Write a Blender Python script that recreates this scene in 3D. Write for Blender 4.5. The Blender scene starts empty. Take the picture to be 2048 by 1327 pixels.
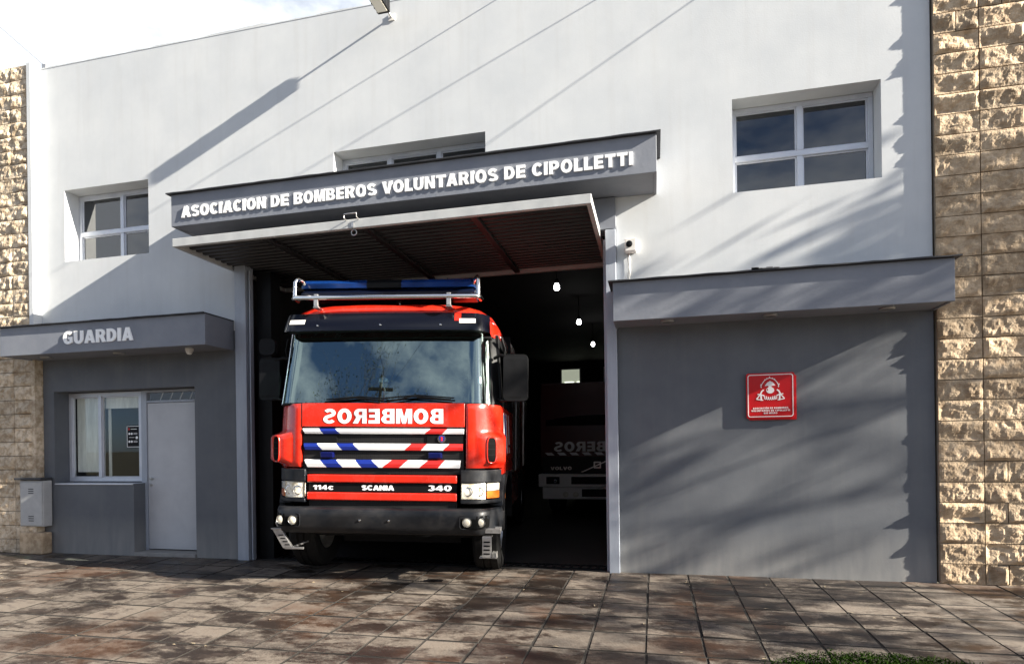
import bpy, math, random
import numpy as np
from mathutils import Vector, Matrix, noise
from mathutils.geometry import tessellate_polygon
R = math.radians
sc = bpy.context.scene
col = sc.collection

# ------------------------------------------------------------------ camera
F_PX, PY, YAW, ROLL = 1210.0, 891.6, 0.2311218, -0.0134839
cy, sy, cr, sr = math.cos(YAW), math.sin(YAW), math.cos(ROLL), math.sin(ROLL)
fwd = Vector((-sy, cy, 0)); r0 = Vector((cy, sy, 0)); u0 = r0.cross(fwd)
rt = cr * r0 + sr * u0; up = -sr * r0 + cr * u0
cam = bpy.data.cameras.new('camera'); cam_o = bpy.data.objects.new('camera', cam); col.objects.link(cam_o)
M = Matrix((rt, up, -fwd)).transposed().to_4x4(); M.translation = Vector((0, -6.8, 1.409)); cam_o.matrix_world = M
cam.sensor_width = 36; cam.lens = F_PX / 2048 * 36; cam.shift_y = (PY - 663.5) / 2048; cam.shift_x = 0
cam.clip_start = .05; cam.clip_end = 3000
sc.camera = cam_o

# ------------------------------------------------------------------ sun, sky, exposure
SUN = Vector((7.0, -1.0, 3.12)).normalized()
EXPOSURE = 2.1; SUN_E = 5.0; SKY = 0.05
sun = bpy.data.lights.new('sun', 'SUN'); sun.energy = SUN_E; sun.angle = R(.5); sun.color = (1, .93, .81)
sun_o = bpy.data.objects.new('sun', sun); col.objects.link(sun_o)
sun_o.rotation_euler = (-SUN).to_track_quat('-Z', 'Y').to_euler()
w = bpy.data.worlds.new('World'); sc.world = w; w.use_nodes = True
nt = w.node_tree; N = nt.nodes; L = nt.links
sky = N.new('ShaderNodeTexSky'); sky.sky_type = 'NISHITA'; sky.sun_disc = False
sky.sun_elevation = math.asin(SUN.z); sky.sun_rotation = math.atan2(SUN.x, SUN.y)
sky.air_density = .5; sky.dust_density = .6; sky.ozone_density = 2
tc = N.new('ShaderNodeTexCoord'); mp = N.new('ShaderNodeMapping'); mp.inputs['Scale'].default_value = (1, 1, 2.2)
L.new(tc.outputs['Generated'], mp.inputs[0])
cn = N.new('ShaderNodeTexNoise'); cn.inputs['Scale'].default_value = 2.6; cn.inputs['Detail'].default_value = 8; cn.inputs['Roughness'].default_value = .6
L.new(mp.outputs[0], cn.inputs[0])
cramp = N.new('ShaderNodeValToRGB'); cramp.color_ramp.elements[0].position = .44; cramp.color_ramp.elements[1].position = .62
csep = N.new('ShaderNodeSeparateXYZ'); L.new(tc.outputs['Generated'], csep.inputs[0])      # clouds biased to whiten the sky behind the station while fill stays low
cadd = N.new('ShaderNodeMath'); cadd.operation = 'MULTIPLY_ADD'; cadd.inputs[1].default_value = .2; cmax = N.new('ShaderNodeMath'); cmax.operation = 'MAXIMUM'; cmax.inputs[1].default_value = 0; L.new(csep.outputs[1], cmax.inputs[0]); L.new(cmax.outputs[0], cadd.inputs[0]); L.new(cn.outputs[0], cadd.inputs[2])
L.new(cadd.outputs[0], cramp.inputs[0])
cmix = N.new('ShaderNodeMixRGB'); cmix.inputs[2].default_value = (5.2, 5.5, 5.9, 1)
L.new(cramp.outputs[0], cmix.inputs[0]); L.new(sky.outputs[0], cmix.inputs[1])
bg = N['Background']; bg.inputs[1].default_value = SKY; L.new(cmix.outputs[0], bg.inputs[0])
vs = sc.view_settings; vs.view_transform = 'Standard'; vs.look = 'None'; vs.gamma = 1; vs.exposure = EXPOSURE
sc.cycles.max_bounces = 8; sc.cycles.sample_clamp_indirect = 6

# ------------------------------------------------------------------ materials
MATS = {}
def mat(name, c, rough=.5, metal=0., c2=None, nscale=3., bump=0., bscale=40., coat=0., spec=.5, namt=1., lo=.35, hi=.65, stretch=(1, 1, 1)):
    m = bpy.data.materials.new(name); m.use_nodes = True; MATS[name] = m
    t = m.node_tree; n = t.nodes; l = t.links; p = n['Principled BSDF']
    p.inputs['Base Color'].default_value = (*c, 1); p.inputs['Roughness'].default_value = rough
    p.inputs['Metallic'].default_value = metal; p.inputs['Coat Weight'].default_value = coat; p.inputs['Coat Roughness'].default_value = .04
    p.inputs['Specular IOR Level'].default_value = spec
    if c2 or bump:
        tcn = n.new('ShaderNodeTexCoord'); mpn = n.new('ShaderNodeMapping'); mpn.inputs['Scale'].default_value = stretch
        l.new(tcn.outputs['Object'], mpn.inputs[0])
    if c2:
        nz = n.new('ShaderNodeTexNoise'); nz.inputs['Scale'].default_value = nscale; nz.inputs['Detail'].default_value = 7; nz.inputs['Roughness'].default_value = .62
        l.new(mpn.outputs[0], nz.inputs[0])
        rp = n.new('ShaderNodeValToRGB'); rp.color_ramp.elements[0].position = lo; rp.color_ramp.elements[1].position = hi
        rp.color_ramp.elements[0].color = (*c, 1); rp.color_ramp.elements[1].color = (*c2, 1)
        l.new(nz.outputs[0], rp.inputs[0]); l.new(rp.outputs[0], p.inputs['Base Color'])
    if bump:
        nb = n.new('ShaderNodeTexNoise'); nb.inputs['Scale'].default_value = bscale; nb.inputs['Detail'].default_value = 5
        l.new(mpn.outputs[0], nb.inputs[0])
        b = n.new('ShaderNodeBump'); b.inputs['Strength'].default_value = bump; b.inputs['Distance'].default_value = .01
        l.new(nb.outputs[0], b.inputs['Height']); l.new(b.outputs[0], p.inputs['Normal'])
    return m
def emit(name, c, s):
    m = bpy.data.materials.new(name); m.use_nodes = True; p = m.node_tree.nodes['Principled BSDF']
    p.inputs['Base Color'].default_value = (*c, 1); p.inputs['Emission Color'].default_value = (*c, 1); p.inputs['Emission Strength'].default_value = s
    return m
def glass(name, tint, ior=1.5, rough=.0, film=None, film_amt=0., refl=(1, 1, 1)):
    """thin pane: tinted see-through glass with a mirror-like fresnel surface, optionally with a frosted film"""
    m = bpy.data.materials.new(name); m.use_nodes = True; t = m.node_tree; n = t.nodes; l = t.links
    n.remove(n['Principled BSDF']); out = n['Material Output']
    tr = n.new('ShaderNodeBsdfTransparent'); tr.inputs[0].default_value = (*tint, 1)
    gl = n.new('ShaderNodeBsdfGlossy'); gl.inputs['Roughness'].default_value = rough; gl.inputs[0].default_value = (*refl, 1)
    fr = n.new('ShaderNodeFresnel'); fr.inputs[0].default_value = ior
    base = tr.outputs[0]
    if film:
        df = n.new('ShaderNodeBsdfDiffuse'); tcn = n.new('ShaderNodeTexCoord'); nz = n.new('ShaderNodeTexNoise')
        nz.inputs['Scale'].default_value = 9; nz.inputs['Detail'].default_value = 8; l.new(tcn.outputs['Object'], nz.inputs[0])
        rp = n.new('ShaderNodeValToRGB'); rp.color_ramp.elements[0].position = .3; rp.color_ramp.elements[1].position = .75
        rp.color_ramp.elements[0].color = (*[v * .75 for v in film], 1); rp.color_ramp.elements[1].color = (*[v * 1.35 for v in film], 1)
        l.new(nz.outputs[0], rp.inputs[0]); l.new(rp.outputs[0], df.inputs[0])
        mx0 = n.new('ShaderNodeMixShader'); mx0.inputs[0].default_value = film_amt
        l.new(tr.outputs[0], mx0.inputs[1]); l.new(df.outputs[0], mx0.inputs[2]); base = mx0.outputs[0]
    geo = n.new('ShaderNodeNewGeometry'); inv = n.new('ShaderNodeMath'); inv.operation = 'SUBTRACT'; inv.inputs[0].default_value = 1; l.new(geo.outputs['Backfacing'], inv.inputs[1])
    mul = n.new('ShaderNodeMath'); mul.operation = 'MULTIPLY'; l.new(fr.outputs[0], mul.inputs[0]); l.new(inv.outputs[0], mul.inputs[1])
    mx = n.new('ShaderNodeMixShader'); l.new(mul.outputs[0], mx.inputs[0]); l.new(base, mx.inputs[1]); l.new(gl.outputs[0], mx.inputs[2])
    l.new(mx.outputs[0], out.inputs[0]); return m

def stained(m, zmax, c, amt, scale=(6, 6, 1.2)):
    """splash dirt rising from the foot of a wall, as real grime in the paint"""
    t = m.node_tree; n = t.nodes; l = t.links; p = n['Principled BSDF']
    src = p.inputs['Base Color'].links[0].from_socket
    tcn = n.new('ShaderNodeTexCoord'); sp = n.new('ShaderNodeSeparateXYZ'); l.new(tcn.outputs['Object'], sp.inputs[0])
    mr = n.new('ShaderNodeMapRange'); mr.inputs[1].default_value = 0; mr.inputs[2].default_value = zmax; mr.inputs[3].default_value = amt; mr.inputs[4].default_value = 0
    l.new(sp.outputs[2], mr.inputs[0])
    mpn = n.new('ShaderNodeMapping'); mpn.inputs['Scale'].default_value = scale; l.new(tcn.outputs['Object'], mpn.inputs[0])
    nz = n.new('ShaderNodeTexNoise'); nz.inputs['Scale'].default_value = 1.5; nz.inputs['Detail'].default_value = 8; l.new(mpn.outputs[0], nz.inputs[0])
    mu = n.new('ShaderNodeMath'); mu.operation = 'MULTIPLY'; l.new(mr.outputs[0], mu.inputs[0]); l.new(nz.outputs[0], mu.inputs[1])
    mx = n.new('ShaderNodeMixRGB'); mx.inputs[2].default_value = (*c, 1); l.new(mu.outputs[0], mx.inputs[0]); l.new(src, mx.inputs[1])
    l.new(mx.outputs[0], p.inputs['Base Color'])

m_light = mat('light_plaster', (.53, .55, .565), .85, c2=(.60, .615, .62), nscale=1.3, bump=.07, bscale=60)
m_dark = mat('dark_plaster', (.098, .106, .12), .7, c2=(.122, .13, .143), nscale=2.2, bump=.06, bscale=50)
def drips(m, c, amt):
    t = m.node_tree; n = t.nodes; l = t.links; p = n['Principled BSDF']; src = p.inputs['Base Color'].links[0].from_socket
    tcn = n.new('ShaderNodeTexCoord'); mpn = n.new('ShaderNodeMapping'); mpn.inputs['Scale'].default_value = (7, 7, .45); l.new(tcn.outputs['Object'], mpn.inputs[0])
    nz = n.new('ShaderNodeTexNoise'); nz.inputs['Scale'].default_value = 1.2; nz.inputs['Detail'].default_value = 9; nz.inputs['Roughness'].default_value = .65; l.new(mpn.outputs[0], nz.inputs[0])
    rp = n.new('ShaderNodeMapRange'); rp.inputs[1].default_value = .5; rp.inputs[2].default_value = .8; rp.inputs[3].default_value = 0; rp.inputs[4].default_value = amt; l.new(nz.outputs[0], rp.inputs[0])
    mx = n.new('ShaderNodeMixRGB'); mx.inputs[2].default_value = (*c, 1); l.new(rp.outputs[0], mx.inputs[0]); l.new(src, mx.inputs[1]); l.new(mx.outputs[0], p.inputs['Base Color'])
drips(m_light, (.44, .43, .41), .28); drips(m_dark, (.18, .18, .175), .25)
stained(m_dark, .55, (.30, .29, .27), 1.1)
m_canopy = mat('canopy_paint', (.175, .188, .22), .6, c2=(.215, .227, .255), nscale=2.5, bump=.12, bscale=25)
m_lip = mat('canopy_lip', (.022, .023, .027), .6, c2=(.035, .036, .04), nscale=6)
m_white = mat('white_letter', (.92, .92, .91), .45)
m_post = mat('steel_post_paint', (.30, .33, .385), .4, c2=(.38, .41, .46), nscale=3, stretch=(3, 3, .6))
m_slabf = mat('door_frame_paint', (.50, .51, .50), .5, c2=(.40, .41, .41), nscale=4)
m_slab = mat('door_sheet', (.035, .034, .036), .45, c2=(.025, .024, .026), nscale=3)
m_alu = mat('aluminium_frame', (.62, .64, .68), .4, .35, c2=(.55, .57, .62), nscale=5)
m_door = mat('grey_door_paint', (.44, .45, .47), .45, c2=(.52, .53, .545), nscale=4, bump=.08, bscale=14, lo=.3, hi=.8)
m_black = mat('black_plastic', (.0035, .0037, .0042), .5, c2=(.006, .0062, .007), nscale=8, spec=.16)
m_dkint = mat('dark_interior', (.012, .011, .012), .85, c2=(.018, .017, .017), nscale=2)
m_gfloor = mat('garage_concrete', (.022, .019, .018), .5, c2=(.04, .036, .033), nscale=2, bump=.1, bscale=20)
m_red = mat('red_paint', (.58, .019, .006), .22, c2=(.52, .016, .006), nscale=2, coat=.7)
m_bump = mat('bumper_plastic', (.0065, .0078, .0105), .4, c2=(.009, .0105, .0135), nscale=7, bump=.06, bscale=150, spec=.3)
def dusty(m, c, amt, r0_, r1_):
    t = m.node_tree; n = t.nodes; l = t.links; p = n['Principled BSDF']; src = p.inputs['Base Color'].links[0].from_socket
    tcn = n.new('ShaderNodeTexCoord'); nz = n.new('ShaderNodeTexNoise'); nz.inputs['Scale'].default_value = 4.5; nz.inputs['Detail'].default_value = 10; nz.inputs['Roughness'].default_value = .7; l.new(tcn.outputs['Object'], nz.inputs[0])
    rp = n.new('ShaderNodeMapRange'); rp.inputs[1].default_value = .42; rp.inputs[2].default_value = .8; rp.inputs[3].default_value = 0; rp.inputs[4].default_value = amt; l.new(nz.outputs[0], rp.inputs[0])
    mx = n.new('ShaderNodeMixRGB'); mx.inputs[2].default_value = (*c, 1); l.new(rp.outputs[0], mx.inputs[0]); l.new(src, mx.inputs[1]); l.new(mx.outputs[0], p.inputs['Base Color'])
    rr = n.new('ShaderNodeMapRange'); rr.inputs[1].default_value = .35; rr.inputs[2].default_value = .7; rr.inputs[3].default_value = r0_; rr.inputs[4].default_value = r1_; l.new(nz.outputs[0], rr.inputs[0]); l.new(rr.outputs[0], p.inputs['Roughness'])
dusty(m_red, (.30, .20, .15), .07, .14, .40); dusty(m_bump, (.06, .052, .045), .35, .32, .6)
m_tred = mat('stripe_red', (.62, .022, .02), .4)
m_tblue = mat('stripe_blue', (.006, .022, .22), .4)
m_twhite = mat('stripe_white', (.80, .81, .82), .42)
m_visor = mat('smoked_visor', (.003, .0035, .007), .18, spec=.35)
m_chrome = mat('chrome', (.78, .77, .75), .16, 1.)
m_steel = mat('galvanised_steel', (.55, .54, .52), .35, .8, c2=(.42, .41, .40), nscale=14)
m_rubber = mat('tyre_rubber', (.005, .005, .0052), .8, c2=(.010, .0095, .009), nscale=9, bump=.2, bscale=60, spec=.2)
m_bluel = mat('blue_lens', (.003, .020, .095), .12, c2=(.005, .032, .15), nscale=5)
m_strobe = mat('strobe_blue', (.001, .003, .05), .25)
m_bluedk = mat('blue_base', (.002, .004, .014), .3)
m_lens = mat('headlamp_glass', (.90, .85, .72), .16, .0, c2=(.60, .50, .32), nscale=15, bump=.25, bscale=45, coat=1, lo=.52, hi=.66)
m_orange = mat('amber_lens', (.65, .16, .02), .2, coat=.7)
m_clear = mat('clear_lens', (.75, .70, .58), .18, .2, coat=1, bump=.2, bscale=80)
m_plaque = mat('red_plaque_face', (.56, .008, .012), .25, coat=.4, c2=(.50, .008, .012), nscale=3)
m_pink = mat('plaque_white', (.85, .78, .76), .4)
m_cab = mat('meter_box_paint', (.36, .36, .36), .55, c2=(.44, .44, .43), nscale=5)
m_whitep = mat('white_plastic', (.72, .70, .66), .4, c2=(.66, .64, .6), nscale=10)
m_blind = mat('roller_blind', (.8, .82, .76), .8, c2=(.58, .6, .55), nscale=2, stretch=(8, 1, 1))
m_asph = mat('asphalt', (.05, .05, .05), .85, c2=(.065, .063, .06), nscale=30, bump=.4, bscale=120)
m_earth = mat('earth', (.10, .085, .06), .9, c2=(.07, .075, .04), nscale=3, bump=.5, bscale=20)
m_conc = mat('kerb_concrete', (.28, .27, .25), .85, c2=(.22, .21, .2), nscale=6)
m_stone = mat('split_stone', (.345, .245, .150), .9, c2=(.53, .405, .27), nscale=12, bump=.7, bscale=50, lo=.38, hi=.62)
m_stone2 = mat('split_stone_sunlit', (.40, .30, .195), .9, c2=(.68, .565, .42), nscale=13, bump=.9, bscale=40, lo=.38, hi=.6)  # lighter copy of the split stone, left wall's glaring sunlight put into its colour
def block_tone(m, x0, bw, bh, lo, hi):
    """every split block has its own shade of stone"""
    t = m.node_tree; n = t.nodes; l = t.links; p = n['Principled BSDF']; src = p.inputs['Base Color'].links[0].from_socket
    tcn = n.new('ShaderNodeTexCoord'); sb = n.new('ShaderNodeVectorMath'); sb.operation = 'SUBTRACT'; sb.inputs[1].default_value = (x0, 0, 0); l.new(tcn.outputs['Object'], sb.inputs[0])
    dv = n.new('ShaderNodeVectorMath'); dv.operation = 'DIVIDE'; dv.inputs[1].default_value = (bw, 100, bh); l.new(sb.outputs[0], dv.inputs[0])
    fl_ = n.new('ShaderNodeVectorMath'); fl_.operation = 'FLOOR'; l.new(dv.outputs[0], fl_.inputs[0]); wn = n.new('ShaderNodeTexWhiteNoise'); l.new(fl_.outputs[0], wn.inputs[0])
    mr = n.new('ShaderNodeMapRange'); mr.inputs[3].default_value = lo; mr.inputs[4].default_value = hi; l.new(wn.outputs[0], mr.inputs[0])
    mx = n.new('ShaderNodeVectorMath'); mx.operation = 'SCALE'; l.new(src, mx.inputs[0]); l.new(mr.outputs[0], mx.inputs['Scale']); l.new(mx.outputs[0], p.inputs['Base Color'])
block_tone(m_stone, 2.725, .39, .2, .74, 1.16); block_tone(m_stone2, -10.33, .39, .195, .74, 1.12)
m_mortar = mat('stone_joint', (.30, .25, .19), .9, c2=(.24, .2, .15), nscale=9)
m_bark = mat('bark', (.10, .08, .065), .9, c2=(.06, .05, .04), nscale=9, bump=.6, bscale=18)
m_leaf = mat('leaf', (.055, .075, .03), .6, c2=(.09, .10, .04), nscale=5)
m_grass = mat('grass_blade', (.012, .028, .004), .9, c2=(.024, .046, .008), nscale=8, spec=0)
m_lamp = emit('lit_lamp', (1, .98, .95), 6)
m_litwin = emit('lit_window', (.75, .80, .62), .10)
m_litwin2 = emit('lit_window_bright', (.9, .95, .8), .4)
g_wind = glass('windscreen_glass', (.40, .52, .52), 3.2, refl=(.80, 1, .95))
g_side = glass('side_glass', (.15, .18, .18), 1.5)
g_win = glass('window_glass', (.97, .98, .97), 1.55)
g_frost = glass('frosted_window', (.25, .28, .30), 1.9, .0, (.011, .015, .020), .8)

def mesh_mat():
    """black perforated grille plastic: hex-like holes painted as dark voronoi cell centres"""
    m = mat('grille_mesh', (.008, .008, .009), .5, spec=.25)
    t = m.node_tree; n = t.nodes; l = t.links; p = n['Principled BSDF']
    tcn = n.new('ShaderNodeTexCoord'); v = n.new('ShaderNodeTexVoronoi'); v.inputs['Scale'].default_value = 46; v.inputs['Randomness'].default_value = .15
    l.new(tcn.outputs['Object'], v.inputs[0])
    rp = n.new('ShaderNodeValToRGB'); rp.color_ramp.elements[0].position = .25; rp.color_ramp.elements[1].position = .4
    rp.color_ramp.elements[0].color = (.001, .001, .001, 1); rp.color_ramp.elements[1].color = (.014, .0135, .014, 1)
    l.new(v.outputs['Distance'], rp.inputs[0]); l.new(rp.outputs[0], p.inputs['Base Color'])
    return m
m_mesh = mesh_mat()

def paver_mat():
    m = mat('paver_concrete', (.30, .27, .24), .8, bump=.35, bscale=55)
    t = m.node_tree; n = t.nodes; l = t.links; p = n['Principled BSDF']
    tcn = n.new('ShaderNodeTexCoord')
    def noise_(scale, detail, stretch, rough=.6, off=(0, 0, 0)):
        mpn = n.new('ShaderNodeMapping'); mpn.inputs['Scale'].default_value = stretch; mpn.inputs['Location'].default_value = off
        l.new(tcn.outputs['Object'], mpn.inputs[0]); z = n.new('ShaderNodeTexNoise'); z.inputs['Scale'].default_value = scale
        z.inputs['Detail'].default_value = detail; z.inputs['Roughness'].default_value = rough; l.new(mpn.outputs[0], z.inputs[0]); return z.outputs[0]
    def ramp(s, a, b, ca=(0, 0, 0), cb=(1, 1, 1)):
        r = n.new('ShaderNodeValToRGB'); r.color_ramp.elements[0].position = a; r.color_ramp.elements[1].position = b
        r.color_ramp.elements[0].color = (*ca, 1); r.color_ramp.elements[1].color = (*cb, 1); l.new(s, r.inputs[0]); return r.outputs[0]
    def mix(f, a, b):
        x = n.new('ShaderNodeMixRGB'); l.new(f, x.inputs[0])
        for i, q in ((1, a), (2, b)):
            if isinstance(q, tuple): x.inputs[i].default_value = (*q, 1)
            else: l.new(q, x.inputs[i])
        return x.outputs[0]
    at = n.new('ShaderNodeAttribute'); at.attribute_name = 'tile_tone'
    base = ramp(at.outputs['Fac'], 0, 1, (.050, .038, .028), (.138, .110, .086))
    base = mix(ramp(noise_(16, 9, (1, 1, 1), .7), .35, .7), base, (.155, .130, .106))
    tv = n.new('ShaderNodeMath'); tv.operation = 'MULTIPLY_ADD'; tv.inputs[1].default_value = -.06; l.new(at.outputs['Fac'], tv.inputs[0])
    l.new(noise_(1.5, 10, (.75, 1.5, 1), .74, (3.1, 1.7, 0)), tv.inputs[2])
    st = ramp(tv.outputs[0], .435, .515)
    base = mix(st, base, (.024, .0175, .014))
    sp_ = ramp(noise_(5.5, 8, (.6, 1.5, 1), .72, (8, 0, 0)), .54, .60)
    base = mix(sp_, base, (.05, .037, .03))
    rust = ramp(noise_(.8, 6, (1, 1, 1), .6, (1.35, 5.2, 0)), .52, .64)
    rs2 = n.new('ShaderNodeMath'); rs2.operation = 'MULTIPLY'; l.new(rust, rs2.inputs[0]); rs2.inputs[1].default_value = .7
    base = mix(rs2.outputs[0], base, (.065, .03, .014))
    l.new(base, p.inputs['Base Color'])
    rr = ramp(st, 0, 1, (.85, .85, .85), (.38, .38, .38)); l.new(rr, p.inputs['Roughness'])
    return m
m_paver = paver_mat()

# ------------------------------------------------------------------ mesh builder
class MB:
    def __init__(s): s.v = []; s.f = []; s.m = []
    def add(s, vs_, fs, mi=0):
        b = len(s.v); s.v += [tuple(q) for q in vs_]; s.f += [tuple(i + b for i in f) for f in fs]; s.m += [mi] * len(fs); return s
    def box(s, x0, x1, y0, y1, z0, z1, mi=0):
        v = [(x, y, z) for z in (z0, z1) for y in (y0, y1) for x in (x0, x1)]
        return s.add(v, [(0, 2, 3, 1), (4, 5, 7, 6), (0, 1, 5, 4), (2, 6, 7, 3), (0, 4, 6, 2), (1, 3, 7, 5)], mi)
    def tube(s, pts, r, n=8, mi=0, caps=True):
        pts = [Vector(p) for p in pts]; rs = r if isinstance(r, (list, tuple)) else [r] * len(pts); rings = []
        prev = None
        for i, p in enumerate(pts):
            d = (pts[min(i + 1, len(pts) - 1)] - pts[max(i - 1, 0)]).normalized()
            a = prev - d * prev.dot(d) if prev is not None else d.orthogonal()
            if a.length < 1e-5: a = d.orthogonal()
            a.normalize(); prev = a; b = d.cross(a)
            rings.append([p + (a * math.cos(2 * math.pi * k / n) + b * math.sin(2 * math.pi * k / n)) * rs[i] for k in range(n)])
        v = [q for rg in rings for q in rg]; f = []
        for i in range(len(pts) - 1):
            for k in range(n): f.append((i * n + k, i * n + (k + 1) % n, (i + 1) * n + (k + 1) % n, (i + 1) * n + k))
        if caps: f.append(tuple(range(n - 1, -1, -1))); f.append(tuple(range((len(pts) - 1) * n, len(pts) * n)))
        return s.add(v, f, mi)
    def lathe(s, prof, o, axis='x', n=32, mi=0, closed=False):
        """prof: (radius, along-axis) pairs"""
        o = Vector(o); v = []
        for k in range(n):
            a = 2 * math.pi * k / n; c, q = math.cos(a), math.sin(a)
            for r, h in prof:
                v.append(o + (Vector((h, r * c, r * q)) if axis == 'x' else Vector((r * c, h, r * q)) if axis == 'y' else Vector((r * c, r * q, h))))
        P = len(prof); f = []
        for k in range(n):
            for i in range(P if closed else P - 1):
                j = (i + 1) % P; f.append((k * P + i, ((k + 1) % n) * P + i, ((k + 1) % n) * P + j, k * P + j))
        return s.add(v, f, mi)
    def sheet(s, fn, nu, nv, mi=0, thick=None, flip=False):
        """fn(u,v) -> point; optional thick: fn2(u,v) for the back"""
        v = [fn(i / nu, j / nv) for j in range(nv + 1) for i in range(nu + 1)]; W = nu + 1
        f = [(j * W + i, j * W + i + 1, (j + 1) * W + i + 1, (j + 1) * W + i) for j in range(nv) for i in range(nu)]
        if thick:
            n0 = len(v); v += [thick(i / nu, j / nv) for j in range(nv + 1) for i in range(nu + 1)]
            f += [tuple(n0 + q for q in reversed(g)) for g in f]
            ring = [(i, 0) for i in range(nu)] + [(nu, j) for j in range(nv)] + [(i, nv) for i in range(nu, 0, -1)] + [(0, j) for j in range(nv, 0, -1)]
            ids = [j * W + i for i, j in ring]
            for k in range(len(ids)):
                a, b = ids[k], ids[(k + 1) % len(ids)]; f.append((a, a + n0, b + n0, b))
        return s.add(v, f, mi)
    def prism(s, outer, holes, fn, d0, d1, mi=0):
        """extrude a 2D polygon with holes; fn(u,v,d) maps to space"""
        loops = [outer] + list(holes); pts = [p for lp in loops for p in lp]; n = len(pts)
        tris = tessellate_polygon([[Vector((p[0], p[1], 0)) for p in lp] for lp in loops])
        v = [fn(p[0], p[1], d0) for p in pts] + [fn(p[0], p[1], d1) for p in pts]
        f = [tuple(t) for t in tris] + [tuple(q + n for q in reversed(t)) for t in tris]
        b = 0
        for lp in loops:
            k = len(lp)
            for i in range(k): a, c = b + i, b + (i + 1) % k; f.append((a, c, c + n, a + n))
            b += k
        return s.add(v, f, mi)
    def build(s, name, mats, parent=None, smooth=None, bevel=0., recalc=True):
        me = bpy.data.meshes.new(name); me.from_pydata([tuple(q) for q in s.v], [], s.f)
        for m_ in (mats if isinstance(mats, (list, tuple)) else [mats]): me.materials.append(m_)
        me.polygons.foreach_set('material_index', s.m)
        if recalc:
            import bmesh
            bm = bmesh.new(); bm.from_mesh(me); bmesh.ops.recalc_face_normals(bm, faces=bm.faces); bm.to_mesh(me); bm.free()
        if smooth:
            me.polygons.foreach_set('use_smooth', [True] * len(me.polygons)); me.set_sharp_from_angle(angle=R(smooth))
        o = bpy.data.objects.new(name, me); col.objects.link(o)
        if parent: o.parent = parent
        if bevel:
            b = o.modifiers.new('bevel', 'BEVEL'); b.width = bevel; b.segments = 2; b.limit_method = 'ANGLE'; b.angle_limit = R(40)
        return o
def tag(o, label=None, cat=None, group=None, kind=None):
    if label: o['label'] = label
    if cat: o['category'] = cat
    if group: o['group'] = group
    if kind: o['kind'] = kind
    return o
def empty(name, loc, label, cat, group=None, rot=(0, 0, 0)):
    o = bpy.data.objects.new(name, None); col.objects.link(o); o.location = loc; o.rotation_euler = rot; o.empty_display_size = .2
    return tag(o, label, cat, group)
def sub(name, parent, loc=(0, 0, 0)):
    o = bpy.data.objects.new(name, None); col.objects.link(o); o.location = loc; o.parent = parent; return o

# ------------------------------------------------------------------ heavy grotesque lettering (own outlines, cap height 1)
def arc(cx, cy_, rx, ry, a0, a1, n=12): return [(cx + rx * math.cos(R(a0 + (a1 - a0) * i / n)), cy_ + ry * math.sin(R(a0 + (a1 - a0) * i / n))) for i in range(n + 1)]
def stroke(pts, wd):
    Lf, Rt = [], []
    for i, p in enumerate(pts):
        a = pts[max(i - 1, 0)]; b = pts[min(i + 1, len(pts) - 1)]; dx, dy = b[0] - a[0], b[1] - a[1]; q = math.hypot(dx, dy)
        nx, ny = -dy / q * wd / 2, dx / q * wd / 2; Lf.append((p[0] + nx, p[1] + ny * .85)); Rt.append((p[0] - nx, p[1] - ny * .85))
    return Lf + Rt[::-1]
GL = {}
GL['A'] = ([([(0, 0), (.31, 1), (.61, 1), (.92, 0), (.63, 0), (.58, .18), (.34, .18), (.29, 0)], [[(.40, .38), (.52, .38), (.46, .64)]])], .92)
GL['B'] = ([([(0, 0), (.47, 0)] + arc(.47, .285, .33, .285, -90, 60) + arc(.45, .765, .30, .235, -38, 90) + [(0, 1)],
            [[(.27, .19), (.27, .41), (.43, .41)] + arc(.43, .30, .09, .11, 80, -80, 6) + [(.43, .19)], [(.27, .6), (.27, .81), (.41, .81)] + arc(.41, .705, .08, .105, 80, -80, 6) + [(.41, .6)]])], .82)
GL['C'] = ([(stroke(arc(.43, .5, .30, .40, 38, 322, 26), .26), [])], .82)
GL['D'] = ([([(0, 0), (.36, 0)] + arc(.36, .5, .46, .5, -90, 90, 16) + [(0, 1)], [[(.27, .22), (.27, .78), (.34, .78)] + arc(.34, .5, .20, .28, 88, -88, 12) + [(.34, .22)]])], .84)
GL['E'] = ([([(0, 0), (.68, 0), (.68, .22), (.27, .22), (.27, .40), (.64, .40), (.64, .60), (.27, .60), (.27, .78), (.67, .78), (.67, 1), (0, 1)], [])], .71)
GL['G'] = ([(stroke(arc(.44, .5, .31, .40, 42, 300, 24), .26), []), ([(.44, .56), (.84, .56), (.84, .12), (.60, .02), (.60, .37), (.44, .37)], [])], .88)
GL['I'] = ([([(0, 0), (.28, 0), (.28, 1), (0, 1)], [])], .30)
GL['L'] = ([([(0, 0), (.64, 0), (.64, .23), (.27, .23), (.27, 1), (0, 1)], [])], .65)
GL['M'] = ([([(0, 0), (.24, 0), (.24, .62), (.38, 0), (.60, 0), (.74, .62), (.74, 0), (.98, 0), (.98, 1), (.64, 1), (.49, .38), (.34, 1), (0, 1)], [])], .99)
GL['N'] = ([([(0, 0), (.26, 0), (.26, .55), (.56, 0), (.82, 0), (.82, 1), (.56, 1), (.56, .45), (.26, 1), (0, 1)], [])], .84)
GL['O'] = ([(arc(.44, .5, .44, .52, 0, 352, 40), [arc(.44, .5, .175, .28, 0, 348, 28)])], .89)
GL['P'] = ([([(0, 0), (.27, 0), (.27, .35), (.42, .35)] + arc(.42, .675, .34, .325, -90, 90, 14) + [(0, 1)], [[(.27, .55), (.27, .80), (.39, .80)] + arc(.39, .675, .095, .125, 80, -80, 6) + [(.39, .55)]])], .78)
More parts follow.
